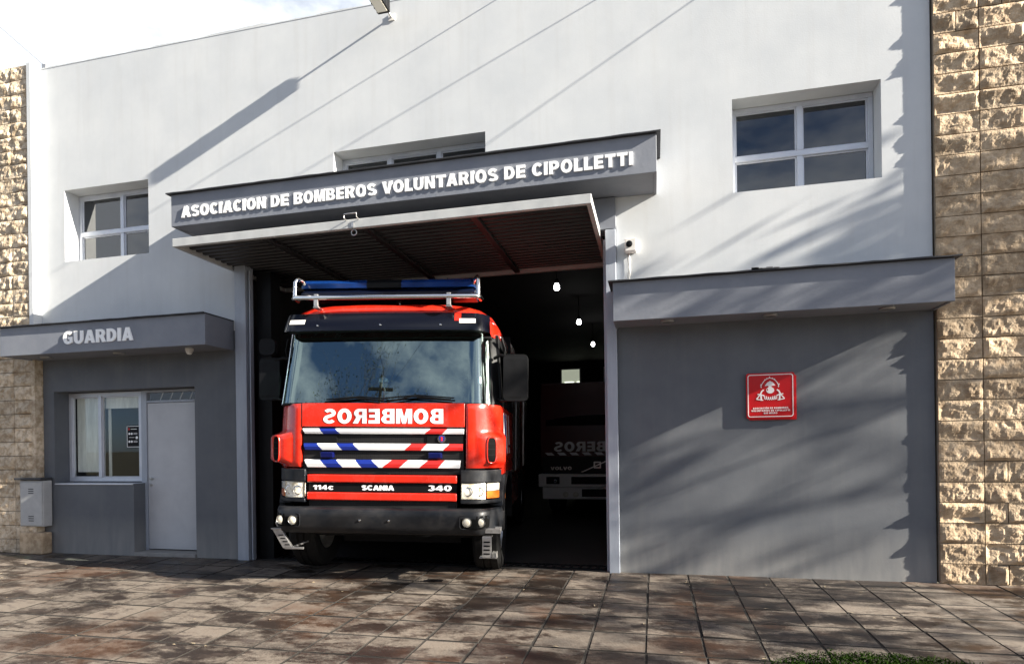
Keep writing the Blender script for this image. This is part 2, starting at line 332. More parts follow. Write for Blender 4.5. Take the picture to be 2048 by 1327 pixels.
GL['R'] = ([([(0, 0), (.27, 0), (.27, .38), (.36, .38), (.54, 0), (.86, 0), (.66, .40)] + arc(.45, .70, .33, .30, -48, 90, 14) + [(0, 1)], [[(.27, .57), (.27, .81), (.42, .81)] + arc(.42, .69, .09, .12, 80, -80, 6) + [(.42, .57)]])], .85)
GL['S'] = ([(stroke(arc(.39, .715, .255, .19, 25, 250, 16) + arc(.41, .285, .265, .19, 78, -155, 18), .245), [])], .80)
GL['T'] = ([([(.25, 0), (.52, 0), (.52, .77), (.77, .77), (.77, 1), (0, 1), (0, .77), (.25, .77)], [])], .77)
GL['U'] = ([([(0, 1), (0, .38)] + arc(.41, .38, .41, .40, 180, 360, 18) + [(.82, 1), (.55, 1), (.55, .38)] + arc(.41, .38, .14, .18, 0, -180, 10) + [(.27, 1)], [])], .84)
GL['V'] = ([([(.30, 0), (.60, 0), (.90, 1), (.61, 1), (.45, .33), (.29, 1), (0, 1)], [])], .88)
GL['0'] = ([(arc(.37, .5, .37, .51, 0, 352, 40), [arc(.37, .5, .12, .30, 0, 348, 24)])], .76)
GL['1'] = ([([(.22, 0), (.48, 0), (.48, 1), (.28, 1), (0, .80), (0, .58), (.22, .68)], [])], .54)
GL['3'] = ([(stroke(arc(.34, .72, .22, .18, 155, -82, 16), .22), []), (stroke(arc(.34, .29, .25, .20, 88, -155, 16), .23), [])], .72)
GL['4'] = ([([(.42, 0), (.66, 0), (.66, .18), (.77, .18), (.77, .38), (.66, .38), (.66, 1), (.44, 1), (0, .40), (0, .18), (.42, .18)], [[(.20, .38), (.42, .38), (.42, .70)]])], .80)
GL['c'] = ([([(x * .72, y * .72) for x, y in stroke(arc(.43, .5, .30, .40, 38, 322, 26), .28)], [])], .62)
GL['Ó'] = (GL['O'][0] + [([(.34, 1.08), (.50, 1.08), (.66, 1.28), (.42, 1.28)], [])], .89)
def text(mb, body, fn, d0, d1, width=None, height=1., gap=.09, space=.36, mirror=False, mi=0):
    """writes body from u=0; fn(u,v,d)"""
    items = []; x = 0
    for ch in body:
        if ch == ' ': x += space; continue
        pcs, adv = GL[ch]; items.append((x, pcs)); x += adv + gap
    tot = x - gap; sx = (width / tot) if width else height
    for x0, pcs in items:
        for k, (o, hs) in enumerate(pcs):
            tr = lambda p: ((tot - (x0 + p[0])) * sx if mirror else (x0 + p[0]) * sx, p[1] * height)
            mb.prism([tr(p) for p in o], [[tr(p) for p in h] for h in hs], fn, d0 - k * .0006, d1, mi)
    return tot * sx

# ================================================================== THE SETTING
SL = .023
def gz(y): return SL * y if y < 0 else 0.
g = MB(); NX = 2000
g.add([(-NX, -8.3, -.42), (NX, -8.3, -.42), (NX, NX, -.42), (-NX, NX, -.42)], [(0, 1, 2, 3)])
g.add([(-NX, -NX, -.43), (NX, -NX, -.43), (NX, -17.5, -.43), (-NX, -17.5, -.43)], [(0, 1, 2, 3)])
tag(g.build('ground', m_earth), kind='structure')
g = MB(); g.add([(-300, -17.5, -.33), (300, -17.5, -.33), (300, -8.25, -.33), (-300, -8.25, -.33)], [(0, 1, 2, 3)])
tag(g.build('road', m_asph), kind='structure')
g = MB(); g.box(-60, 60, -8.25, -8.05, -.45, gz(-8.05) + .0); tag(g.build('kerb', m_conc, bevel=.02), kind='structure')
# pavement: bedding sheet with single tilted pavers on top
rnd = random.Random(7)
g = MB(); tones = []
bed = [(-40, -8.05, gz(-8.05) - .0045), (40, -8.05, gz(-8.05) - .0045), (40, 0, -.0045), (-40, 0, -.0045)]
g.add(bed, [(0, 1, 2, 3)], 1); tones += [0.] * 4
T = .409; X0 = -.07
for i in range(-38, 30):
    for j in range(0, 19):
        x0 = X0 + i * T + rnd.uniform(-.004, .004); y1 = -.012 - j * T + rnd.uniform(-.003, .003); gp = rnd.uniform(.007, .011)
        x1 = x0 + T - gp * 1.8; y0 = y1 - T + gp * 2.4
        tx, ty, dz = rnd.gauss(0, .003), rnd.gauss(0, .003), rnd.gauss(0, .0008)
        if rnd.random() < .03: tx *= 3; ty *= 2.5
        tone = min(1, max(0, rnd.gauss(.55, .24)))
        b = .003; vs_ = []
        for (bx, zz) in ((0, -.02), (0, -.002), (b, 0)):
            for px, py in ((x0 + bx, y0 + bx), (x1 - bx, y0 + bx), (x1 - bx, y1 - bx), (x0 + bx, y1 - bx)):
                z = gz(py) + dz + tx * (px - x0 - T / 2) + ty * (py - y0 - T / 2) + zz
                vs_.append((px, py, z))
        fs = [(8, 9, 10, 11)]
        for q in (0, 4):
            for k in range(4): fs.append((q + k, q + (k + 1) % 4, q + 4 + (k + 1) % 4, q + 4 + k))
        g.add(vs_, fs[:1], 0); b0 = len(g.v) - 12; g.f += [tuple(q + b0 for q in f_) for f_ in fs[1:]]; g.m += [1] * 8; tones += [tone] * 12
m_joint = mat('joint_soil', (.012, .0095, .0075), .95, c2=(.026, .021, .016), nscale=12)
pv = g.build('pavement', [m_paver, m_joint], recalc=False); tag(pv, kind='structure')
a = pv.data.attributes.new('tile_tone', 'FLOAT', 'POINT'); a.data.foreach_set('value', tones)
# grass in the verge at the bottom right
g = MB(); rnd = random.Random(3)
def in_grass(x, y): return ((x - 1.75) / 1.15) ** 2 + ((y + 2.62) / .47) ** 2 < 1
for k in range(26000):
    x, y = rnd.uniform(.5, 2.6), rnd.uniform(-3.15, -2.1)
    e = ((x - 1.5) / .80) ** 2 + ((y + 2.62) / .45) ** 2
    if e > 1 + rnd.gauss(0, .12): continue
    h = rnd.uniform(.014, .032) * (1.15 - .5 * min(e, 1)); an = rnd.uniform(0, 6.28); wd = .006; lx, ly = rnd.gauss(0, .016), rnd.gauss(0, .016)
    c, s_ = math.cos(an) * wd, math.sin(an) * wd; z = gz(y) - .008
    g.add([(x - c, y - s_, z), (x + c, y + s_, z), (x + lx * .5 + c * .6, y + ly * .5 + s_ * .6, z + h * .7), (x + lx, y + ly, z + h)], [(0, 1, 2), (0, 2, 3)])
tag(g.build('grass', m_grass, recalc=False), 'patch of short green grass growing over the paving', 'grass', kind='stuff')
# garage floor
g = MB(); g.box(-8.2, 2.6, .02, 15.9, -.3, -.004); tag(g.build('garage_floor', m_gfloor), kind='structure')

# ================================================================== FIRE STATION
st = empty('fire_station', (-2.85, 0, 0), 'two tone grey fire station facade with open garage bay and three canopies', 'building')
class SP:  # station parts are written in world coordinates, shifted to the station's base
    pass
def sbuild(mb, name, mats, parent=None, **k):
    off = Vector((-2.85, 0, 0)); q = parent
    mb.v = [(x + 2.85, y, z) for x, y, z in mb.v]
    return mb.build(name, mats, parent or st, **k)

def wall(mb, xs, zs, holes, y0, y1, mfn):
    def solid(i, j):
        if i < 0 or j < 0 or i >= len(xs) - 1 or j >= len(zs) - 1: return False
        cx, cz = (xs[i] + xs[i + 1]) / 2, (zs[j] + zs[j + 1]) / 2
        return not any(h[0] < cx < h[1] and h[2] < cz < h[3] for h in holes)
    for i in range(len(xs) - 1):
        for j in range(len(zs) - 1):
            if not solid(i, j): continue
            a, b, c, d = xs[i], xs[i + 1], zs[j], zs[j + 1]; mi = mfn((a + b) / 2, (c + d) / 2)
            mb.add([(a, y0, c), (b, y0, c), (b, y0, d), (a, y0, d)], [(0, 1, 2, 3)], mi)
            mb.add([(a, y1, c), (b, y1, c), (b, y1, d), (a, y1, d)], [(3, 2, 1, 0)], 2)
            if not solid(i - 1, j): mb.add([(a, y0, c), (a, y0, d), (a, y1, d), (a, y1, c)], [(0, 1, 2, 3)], mi)
            if not solid(i + 1, j): mb.add([(b, y0, c), (b, y1, c), (b, y1, d), (b, y0, d)], [(0, 1, 2, 3)], mi)
            if not solid(i, j - 1): mb.add([(a, y0, c), (a, y1, c), (b, y1, c), (b, y0, c)], [(0, 1, 2, 3)], mi)
            if not solid(i, j + 1): mb.add([(a, y0, d), (b, y0, d), (b, y1, d), (a, y1, d)], [(0, 1, 2, 3)], mi)
WL = (-7.97, -6.57, 4.065, 5.055); WR = (.85, 2.27, 4.065, 5.055); WM = (-3.82, -1.87, 4.07, 5.075)
BAY = (-5.25, -.38, -1, 3.83); GW = (-8.2, -6.87, .97, 2.255); GD = (-6.87, -5.885, .03, 2.255)
XL, XR, ZT = -8.385, 2.71, 6.80
xs = sorted({XL, XR, -8.2, -6.87, -5.885, -5.25, -.38, -7.97, -6.57, .85, 2.27, -3.82, -1.87})
zs = sorted({-.1, .03, .97, 2.255, 2.95, 3.83, 4.065, 4.07, 5.055, 5.075, ZT})
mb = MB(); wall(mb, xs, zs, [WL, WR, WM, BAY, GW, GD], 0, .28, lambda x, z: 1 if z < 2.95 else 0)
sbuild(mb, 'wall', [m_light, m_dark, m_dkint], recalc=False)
# parapet crest with a slightly ragged mortar edge
mb = MB(); rnd = random.Random(11); n = 90; cr_ = [ZT + .012 + (rnd.uniform(-.006, .012) if i % 1 == 0 else 0) + (.02 if 22 < i < 30 else 0) for i in range(n + 1)]
for i in range(n):
    a, b = XL + (XR - XL) * i / n, XL + (XR - XL) * (i + 1) / n
    mb.add([(a, -.003, ZT), (b, -.003, ZT), (b, -.003, cr_[i + 1]), (a, -.003, cr_[i]), (a, .283, ZT), (b, .283, ZT), (b, .283, cr_[i + 1]), (a, .283, cr_[i])], [(0, 1, 2, 3), (3, 2, 6, 7), (4, 7, 6, 5)])
sbuild(mb, 'parapet_crest', m_light)
# hidden rest of the building: back, sides, roof, ceiling, partition
mb = MB()
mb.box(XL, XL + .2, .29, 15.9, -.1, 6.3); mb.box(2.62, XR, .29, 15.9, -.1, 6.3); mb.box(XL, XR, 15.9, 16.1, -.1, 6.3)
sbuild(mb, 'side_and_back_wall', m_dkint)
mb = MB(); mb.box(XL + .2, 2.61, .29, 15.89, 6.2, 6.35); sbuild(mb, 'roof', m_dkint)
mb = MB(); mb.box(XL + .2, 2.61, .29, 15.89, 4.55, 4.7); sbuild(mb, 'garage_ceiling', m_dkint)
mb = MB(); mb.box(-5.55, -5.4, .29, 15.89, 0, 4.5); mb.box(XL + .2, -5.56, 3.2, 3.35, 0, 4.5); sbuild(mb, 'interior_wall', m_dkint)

# window units
def window(name, hole, y, mull_x, mull_z, fw=.05, panes_mat=g_frost):
    x0, x1, z0, z1 = hole; x0 += .004; x1 -= .004; z0 += .004; z1 -= .004
    t = sub(name, st)
    mb = MB(); d0, d1 = y, y + .05
    mb.box(x0, x1, d0, d1, z1 - fw, z1); mb.box(x0, x1, d0, d1, z0, z0 + fw)
    mb.box(x0, x0 + fw, d0, d1, z0 + fw, z1 - fw); mb.box(x1 - fw, x1, d0, d1, z0 + fw, z1 - fw)
    cx = [x0 + fw] ; cz = [z0 + fw]
    for z in mull_z: mb.box(x0 + fw, x1 - fw, d0 - .008, d1, z - .03, z + .03)
    edges = [z0 + fw] + [q for z in mull_z for q in (z - .03, z + .03)] + [z1 - fw]
    for x in mull_x:
        for k in range(0, len(edges), 2): mb.box(x - .028, x + .028, d0 - .004, d1, edges[k], edges[k + 1])
    # inner sash lines
    vx = [x0 + fw] + [q for x in mull_x for q in (x - .028, x + .028)] + [x1 - fw]
    for a in range(0, len(vx), 2):
        for c in range(0, len(edges), 2):
            A, B, C_, D_ = vx[a], vx[a + 1], edges[c], edges[c + 1]; s = .016
            mb.box(A, B, d0 + .014, d1 - .004, D_ - s, D_); mb.box(A, B, d0 + .014, d1 - .004, C_, C_ + s)
            mb.box(A, A + s, d0 + .014, d1 - .004, C_ + s, D_ - s); mb.box(B - s, B, d0 + .014, d1 - .004, C_ + s, D_ - s)
    sbuild(mb, 'frame', m_alu, t, bevel=.004)
    for a in range(0, len(vx), 2):
        for c in range(0, len(edges), 2):
            mb = MB(); mb.box(vx[a] + .014, vx[a + 1] - .014, d0 + .026, d0 + .032, edges[c] + .014, edges[c + 1] - .014)
            sbuild(mb, 'pane', panes_mat, t)
    return t
window('window', WL, .215, [-7.22], [4.50])
window('window', WR, .215, [1.555], [4.50])
window('window', WM, .215, [-3.17, -2.52], [4.50])
# guard room window
gwf = window('guard_window', (-8.2, -6.93, .985, 2.25), .215, [-7.65], [], .055, g_win)
mb = MB(); mb.box(-8.12, -7.69, .282, .286, 1.12, 2.2); sbuild(mb, 'roller_blind', m_blind, gwf)
mb = MB(); mb.box(-7.62, -6.97, .282, .286, 2.02, 2.2); mb.box(-7.615, -7.57, .32, .33, 1.05, 2.02); sbuild(mb, 'curtain', m_blind, gwf)
mb = MB(); mb.box(-8.195, -6.875, -.012, .27, .955, .975); sbuild(mb, 'window_sill', m_alu, gwf, bevel=.004)
# poster in the guard window (stuck on the glass): dark sheet, pale border and pictograms
pt = tag(MB().box(-7.20, -6.975, .222, .226, 1.46, 1.77).build('poster', m_black), 'small black notice with white border and round symbols on guard window', 'poster')
mb = MB()
for a_ in ((-7.195, -6.98, 1.755, 1.762), (-7.195, -6.98, 1.467, 1.474), (-7.195, -7.188, 1.474, 1.755), (-6.987, -6.98, 1.474, 1.755)): mb.box(a_[0], a_[1], .2195, .2215, a_[2], a_[3])
for zz in (1.655, 1.545):
    for xx in (-7.155, -7.115): mb.prism(arc(xx, zz, .016, .016, 0, 340, 14), [], lambda u, v, d: (u, d, v), .2195, .2215)
    for q in range(2): mb.box(-7.085, -7.02, .2195, .2215, zz + .006 - q * .016, zz + .011 - q * .016)
mb.prism(arc(-7.03, 1.60, .02, .02, 0, 340, 14), [], lambda u, v, d: (u, d, v), .2195, .2215)
mb.box(-7.16, -7.07, .2195, .2215, 1.60, 1.606); mb.box(-7.13, -7.03, .2195, .2215, 1.715, 1.723)
mb.build('print', m_white, pt)
MB().box(-7.17, -7.15, .2195, .2215, 1.705, 1.735).build('red_print', m_tred, pt)

# guard room door
dr = sub('door', st)
mb = MB(); mb.box(-6.925, -6.835, .19, .27, .035, 2.25); mb.box(-5.93, -5.89, .19, .27, .035, 2.25); mb.box(-6.835, -5.93, .19, .27, 2.215, 2.25); mb.box(-6.835, -5.93, .195, .27, 2.075, 2.105)
sbuild(mb, 'door_frame', m_post, dr, bevel=.005)
mb = MB(); mb.box(-6.83, -5.935, .205, .25, .06, 2.07); mb.box(-6.80, -5.96, .2, .206, .10, 2.03); sbuild(mb, 'door_leaf', m_door, dr, bevel=.006)
mb = MB(); mb.box(-6.835, -5.93, .225, .231, 2.105, 2.215); sbuild(mb, 'transom_pane', g_win, dr)
for k in range(5):
    mb = MB(); mb.tube([(-6.65 + k * .16, .24, 2.11), (-6.60 + k * .16, .24, 2.21)], .006, 6); sbuild(mb, 'transom_bar', m_steel, dr)
mb = MB(); mb.lathe([(0, 0), (.022, 0), (.022, .02), (0, .02)], (-6.775, .182, 1.03), 'y', 16); mb.tube([(-6.775, .19, 1.03), (-6.775, .155, 1.03), (-6.70, .155, 1.03)], .009, 8)
sbuild(mb, 'handle', m_steel, dr, smooth=40)
mb = MB(); mb.lathe([(0, 0), (.018, 0), (.018, .016), (0, .016)], (-6.775, .187, .94), 'y', 14); sbuild(mb, 'lock', m_steel, dr, smooth=40)
mb = MB(); mb.box(-6.865, -5.89, -.02, .30, -.02, .045); sbuild(mb, 'threshold', m_conc, dr, bevel=.008)

# canopies
def canopy(x0, x1, z0, z1, d, lip, name='canopy', lx0=None, lx1=None):
    t = sub(name, st)
    mb = MB(); th = .03
    mb.box(x0, x1, -d, -d + th, z0, z1); mb.box(x0, x0 + th, -d + th, -.001, z0, z1); mb.box(x1 - th, x1, -d + th, -.001, z0, z1)
    sbuild(mb, 'fascia', m_canopy, t, bevel=.004)
    mb = MB(); mb.box(x0 + th, x1 - th, -d + th, -.001, z0 + .012, z0 + .04); sbuild(mb, 'soffit', m_canopy, t)
    a, b = (x0 - lip if lx0 is None else lx0), (x1 + lip if lx1 is None else lx1)
    mb = MB(); n = int((b - a) / .12)
    rnd2 = random.Random(int(abs(x0) * 100))
    zz = [z1 + .014 + rnd2.uniform(-.003, .003) for _ in range(n + 1)]
    for i in range(n):
        p, q = a + (b - a) * i / n, a + (b - a) * (i + 1) / n; f0 = -d - lip
        v = [(p, f0, z1 + .002), (q, f0, z1 + .002), (q, f0, zz[i + 1]), (p, f0, zz[i]), (p, -.001, z1 + .002), (q, -.001, z1 + .002), (q, -.001, zz[i + 1]), (p, -.001, zz[i])]
        fs = [(0, 1, 2, 3), (3, 2, 6, 7), (0, 4, 5, 1)]
        if i == 0: fs.append((0, 3, 7, 4))
        if i == n - 1: fs.append((1, 5, 6, 2))
        mb.add(v, fs)
    sbuild(mb, 'lip', m_lip, t, recalc=False)
    return t
def downlight(t, x, y, z):
    mb = MB(); mb.lathe([(.045, 0), (.062, -.004), (.07, .004), (.07, .014), (.0, .014)], (x, y, z), 'z', 24); mb.lathe([(0, .004), (.045, .004)], (x, y, z), 'z', 24)
    return sbuild(mb, 'downlight', m_steel, t, smooth=40)
cg = canopy(-8.46, -5.275, 2.69, 3.065, .52, .036, lx1=-5.275)
for x in (-8.02, -6.82): downlight(cg, x, -.25, 2.686)
csn = canopy(-5.69, .06, 4.13, 4.515, .57, .042)
cri = canopy(-.40, 2.715, 2.69, 3.09, .44, .045)
for x in (.15, 1.16, 2.22): downlight(cri, x, -.24, 2.686)
mb = MB(); text(mb, 'ASOCIACION DE BOMBEROS VOLUNTARIOS DE CIPOLLETTI', lambda u, v, d: (-5.535 + u, d, 4.222 + v), -.586, -.571, width=5.365, height=.135, gap=.10, space=.42)
sbuild(mb, 'lettering', m_white, csn)
mb = MB(); text(mb, 'GUARDIA', lambda u, v, d: (-7.40 + u, d, 2.795 + v), -.534, -.521, width=1.085, height=.165, gap=.09)
sbuild(mb, 'lettering', m_white, cg)
# standoff pins for letters are hidden; bits of debris on the right canopy edge
mb = MB(); rnd = random.Random(5)
for k in range(9):
    x = 1.02 + rnd.gauss(0, .06); mb.box(x, x + rnd.uniform(.02, .06), -.49, -.46, 3.106, 3.106 + rnd.uniform(.006, .018))
sbuild(mb, 'mortar_crumbs', m_conc, cri)

# steel portal of the bay
mb = MB(); mb.box(-.50, -.385, -.06, .16, -.02, 3.78); mb.box(-.53, -.501, .02, .06, -.02, 3.7); sbuild(mb, 'door_post', m_post, bevel=.006)
mb = MB(); mb.box(-5.215, -5.055, -.06, .10, -.02, 3.78); mb.box(-5.03, -5.012, -.03, .03, -.02, 3.7); mb.box(-5.245, -5.217, -.02, .05, -.02, 3.7, 1); sbuild(mb, 'door_post', [m_post, m_black], bevel=.006)
mb = MB(); mb.box(-5.245, -.385, -.055, .15, 3.79, 4.128); sbuild(mb, 'lintel', m_canopy)
mb = MB(); mb.box(-5.005, -4.80, .1, .3, 0, 3.7); sbuild(mb, 'guide_rail', m_black)

# tilt-up garage door, standing open and level
gd = sub('garage_door', st)
gx0, gx1, gy0, gy1, gzb, gzt = -5.29, -.555, -1.0, 1.15, 3.715, 3.78
mb = MB(); mb.box(gx0, gx1, gy0, gy0 + .05, gzb, gzt + .03); mb.box(gx0, gx0 + .05, gy0 + .051, gy1, gzb, gzt + .025); mb.box(gx1 - .05, gx1, gy0 + .051, gy1, gzb, gzt + .025); mb.box(gx0 + .05, gx1 - .05, gy1 - .06, gy1, gzb, gzt)
sbuild(mb, 'door_edge_frame', m_slabf, gd, bevel=.005)
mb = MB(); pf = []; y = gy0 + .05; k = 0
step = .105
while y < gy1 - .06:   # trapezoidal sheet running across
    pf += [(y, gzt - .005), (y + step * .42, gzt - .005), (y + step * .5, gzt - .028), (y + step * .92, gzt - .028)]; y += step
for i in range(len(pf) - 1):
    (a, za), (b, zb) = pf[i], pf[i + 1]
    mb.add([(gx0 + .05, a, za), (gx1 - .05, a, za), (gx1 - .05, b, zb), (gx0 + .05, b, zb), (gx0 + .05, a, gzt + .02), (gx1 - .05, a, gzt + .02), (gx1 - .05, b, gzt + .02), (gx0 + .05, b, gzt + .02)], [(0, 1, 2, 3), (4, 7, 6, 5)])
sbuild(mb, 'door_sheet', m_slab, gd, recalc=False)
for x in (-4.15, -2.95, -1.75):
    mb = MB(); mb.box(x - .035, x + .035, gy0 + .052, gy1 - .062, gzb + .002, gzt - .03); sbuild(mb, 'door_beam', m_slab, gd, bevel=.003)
mb = MB(); hx = -3.05
mb.tube([(hx - .07, gy0 - .002, gzt + .02), (hx - .07, gy0 - .05, gzt + .03), (hx - .07, gy0 - .05, gzt + .07), (hx + .07, gy0 - .05, gzt + .07), (hx + .07, gy0 - .05, gzt + .03), (hx + .07, gy0 - .002, gzt + .02)], .006, 8)
mb.tube([(hx + .0 + .03 * math.cos(t_ * .3), gy0 + .03, gzb - .035 + .03 * math.sin(t_ * .3)) for t_ in range(22)], .006, 6); mb.box(hx - .014, hx + .014, gy0 - .006, gy0 - .001, gzb + .01, gzb + .07)
sbuild(mb, 'door_handle', m_steel, gd, smooth=50)
mb = MB(); mb.tube([(-2.72, gy1 - .1, gzb), (-2.71, gy1 - .1, 3.0)], .004, 5); sbuild(mb, 'pull_cord', m_black, gd)
# drain grate across the threshold
mb = MB()
for k in range(44):
    x = -4.95 + k * .102; mb.box(x, x + .03, .10, .28, -.004, .008)
mb.box(-4.98, -.5, .08, .10, -.004, .010); mb.box(-4.98, -.5, .28, .30, -.004, .010)
sbuild(mb, 'drain_grate', m_black)
# lit windows at the back of the garage
for (x0, x1) in ((-3.36, -2.69), (-1.75, -.95)):
    t = sub('back_window', st)
    sbuild(MB().box(x0, x1, 15.86, 15.88, 3.45, 4.25), 'pane', m_litwin, t)
    mb = MB(); mb.box(x0 - .05, x1 + .05, 15.8, 15.89, 4.25, 4.3); mb.box(x0 - .05, x1 + .05, 15.8, 15.89, 3.4, 3.45); mb.box(x0 - .05, x0, 15.8, 15.89, 3.45, 4.25); mb.box(x1, x1 + .05, 15.8, 15.89, 3.45, 4.25); sbuild(mb, 'frame', m_alu, t)
    sbuild(MB().box(x0 + .1, x0 + .45, 15.845, 15.855, 3.72, 3.8).box(x0 + .22, x0 + .45, 15.845, 15.855, 3.48, 3.68).box(x0 + .56, x1 - .01, 15.845, 15.855, 3.48, 3.8), 'bright_opening', m_litwin2, t)

# ================================================================== THINGS ON THE FACADE
# hanging lamps
names = ['nearest and largest hanging lamp glowing in the dark garage', 'middle one of three lamps glowing in the dark garage', 'farthest and lowest-looking lamp glowing in the dark garage']
lamp0 = None
for i, y in enumerate((3, 6, 9)):
    if lamp0 is None:
        lamp0 = empty('pendant_lamp', (-1.52, y, 4.0), names[0], 'lamp', 'lamps in the garage'); root = lamp0
        mb = MB(); mb.lathe([(0, -.06), (.03, -.052), (.048, -.024), (.04, .02), (.03, .05), (0, .05)], (0, 0, 0), 'z', 16); mb.build('bulb', m_lamp, root, smooth=60)
        mb = MB(); mb.tube([(0, 0, .05), (0, 0, .545)], .008, 6); mb.lathe([(.03, .05), (.045, .06), (.03, .12), (0, .12)], (0, 0, 0), 'z', 14); mb.build('cord', m_black, root)
    else:
        root = lamp0.copy(); col.objects.link(root); root.location = (-1.52, y, 4.0 + .015 * i); root['label'] = names[i]
        for ch in lamp0.children:
            c = ch.copy(); col.objects.link(c); c.parent = root

# red plaque with crest
pq = empty('wall_plaque', (1.185, 0, 1.90), 'square red plaque with white firefighter crest on the dark grey wall', 'sign')
def rrect(x0, x1, z0, z1, r, n=6): return arc(x1 - r, z0 + r, r, r, -90, 0, n) + arc(x1 - r, z1 - r, r, r, 0, 90, n) + arc(x0 + r, z1 - r, r, r, 90, 180, n) + arc(x0 + r, z0 + r, r, r, 180, 270, n)
fz = lambda u, v, d: (u, d, v)
H2 = .237
MB().prism(rrect(-H2, H2, -H2, H2, .022), [], fz, -.034, -.020).build('panel', m_plaque, pq, bevel=.002)
MB().box(-H2 + .03, H2 + .018, -.0195, -.001, -H2 - .016, H2 - .03).build('back_plate', m_plaque, pq)
MB().prism(rrect(-.222, .222, -.222, .222, .025), [rrect(-.214, .214, -.214, .214, .02)], fz, -.0365, -.0342).build('border', m_pink, pq)
mb = MB(); S_ = .00046  # crest drawn in zoom pixels around (770, 560)
def cp(x, y): return ((x - 772) * S_, (690 - y) * S_)
def P(pts, d=-.0365): mb.prism([cp(*p) for p in pts], [], fz, d, -.0342)
def ST(pts, wd, d=-.0365): mb.prism([(p[0], p[1]) for p in stroke([cp(*q) for q in pts], wd * S_)], [], fz, d, -.0342)
ST([(580, 490), (570, 480), (600, 415), (650, 345), (710, 305), (762, 290), (820, 305), (880, 345), (930, 415), (955, 480)], 16)
for (x, y) in ((760, 270), (660, 328), (865, 322), (572, 440), (960, 435), (705, 303), (820, 300), (945, 490), (580, 495)):
    P([(x - 14, y), (x, y - 16), (x + 14, y), (x, y + 16)], -.0368)
P([(655, 470), (680, 430), (710, 392), (745, 375), (768, 355), (790, 375), (825, 390), (855, 425), (880, 462), (830, 470), (790, 460), (740, 466)])
P([(735, 470), (800, 470), (800, 500), (735, 500)], -.0366)
mb.prism([cp(*p) for p in arc(770, 568, 84, 72, 0, 350, 28)], [[cp(*p) for p in arc(712, 556, 14, 24, 0, 340, 12)]], fz, -.0365, -.0342)
for s_ in (1, -1):
    fx = lambda x: 772 + s_ * (x - 772)
    ST([(fx(632), 556), (fx(590), 590), (fx(568), 640), (fx(575), 720), (fx(580), 800)], 34)
    ST([(fx(500), 655), (fx(560), 660), (fx(640), 690)], 30, -.0368)
    ST([(fx(560), 660), (fx(510), 720), (fx(475), 765)], 24, -.0370); ST([(fx(475), 765), (fx(620), 790)], 24, -.0372)
    for k in range(3): 
        cxk = fx(660 + k * 44); ST([(cxk - 16, 690 + 14 * k), (cxk - 14, 745 + 10 * k), (cxk + 4, 775 + 6 * k), (cxk + 22, 755 + 8 * k), (cxk + 20, 700 + 14 * k)], 17, -.0366 - .0002 * k)
mb.build('crest', m_pink, pq)
mb = MB()
for body, wd, z in (('ASOCIACIÓN DE BOMBEROS', .345, -.138), ('VOLUNTARIOS DE CIPOLLETTI', .375, -.164), ('RIO NEGRO', .13, -.190)):
    text(mb, body, lambda u, v, d, wd=wd, z=z: (u - wd / 2 - .0, d, z + v), -.0365, -.0342, width=wd, height=.017, gap=.16, space=.45)
mb.build('lettering', m_pink, pq)

# sensor box with cable
ob = empty('sensor_box', (-.225, 0, 3.58), 'small white box with round dark lens and dangling cable beside sign canopy', 'sensor')
mb = MB(); mb.box(-.06, .06, -.10, -.001, -.07, .07); mb.build('housing', m_whitep, ob, bevel=.008)
mb = MB(); mb.lathe([(0, -.122), (.028, -.122), (.034, -.118), (.034, -.1005)], (-.012, 0, .005), 'y', 20); mb.build('lens', m_black, ob, smooth=40)
mb = MB(); rnd = random.Random(2)
mb.tube([(-.03 + rnd.gauss(0, .006), -.012, -.07 - k * .05) for k in range(9)], .006, 6); mb.tube([(-.01 + rnd.gauss(0, .006), -.02, -.07 - k * .05) for k in range(9)], .005, 6)
mb.build('cable', m_whitep, ob)
# dome camera
dc = empty('dome_camera', (-5.72, -.27, 2.70), 'small white dome camera under the left guard canopy', 'camera')
MB().lathe([(0, 0), (.05, 0), (.05, -.03), (.044, -.036)], (0, 0, 0), 'z', 20).build('housing', m_whitep, dc, smooth=40)
MB().lathe([(.042, -.034), (.038, -.055), (.022, -.074), (0, -.078)], (0, 0, 0), 'z', 20).build('dome', m_whitep, dc, smooth=60)
# floodlight on arm at the roof edge
fl = empty('floodlight', (-3.02, 0, 6.60), 'dark floodlight on a thin white arm near the roof edge', 'lamp')
mb = MB(); mb.box(-.04, .04, -.012, -.001, -.04, .04); mb.tube([(0, -.01, 0), (.0, -.22, 0.0)], .014, 8); mb.build('arm', m_whitep, fl)
mb = MB(); mb.box(-.085, .065, -.50, -.19, -.085, .075)
for k in range(4): mb.box(-.09, .07, -.46 + k * .075, -.44 + k * .075, -.09, .08)
mb.build('lamp_head', m_black, fl, bevel=.008)
mb = MB(); mb.box(-.07, .05, -.46, -.24, -.096, -.0905); mb.build('lens', m_clear, fl)
# antenna mast at the left corner
am = empty('antenna_mast', (-8.44, .12, 6.8), 'thin white antenna mast with guy wires at the left roof corner', 'antenna')
mb = MB(); mb.tube([(0, 0, -.2), (-.01, 0, 1.3), (.0, 0, 2.6)], .011, 8); mb.tube([(.03, 0, -.1), (.012, 0, 1.2), (0, 0, 2.4)], .005, 6); mb.build('mast', m_whitep, am)
mb = MB(); mb.box(-.02, .05, -.02, .02, .10, .16); mb.tube([(.26, .05, .03), (.02, 0, .13), (-.65, -.05, .72), (-2.0, -.2, 1.9)], .0045, 5); mb.build('guy_wire', m_steel, am)

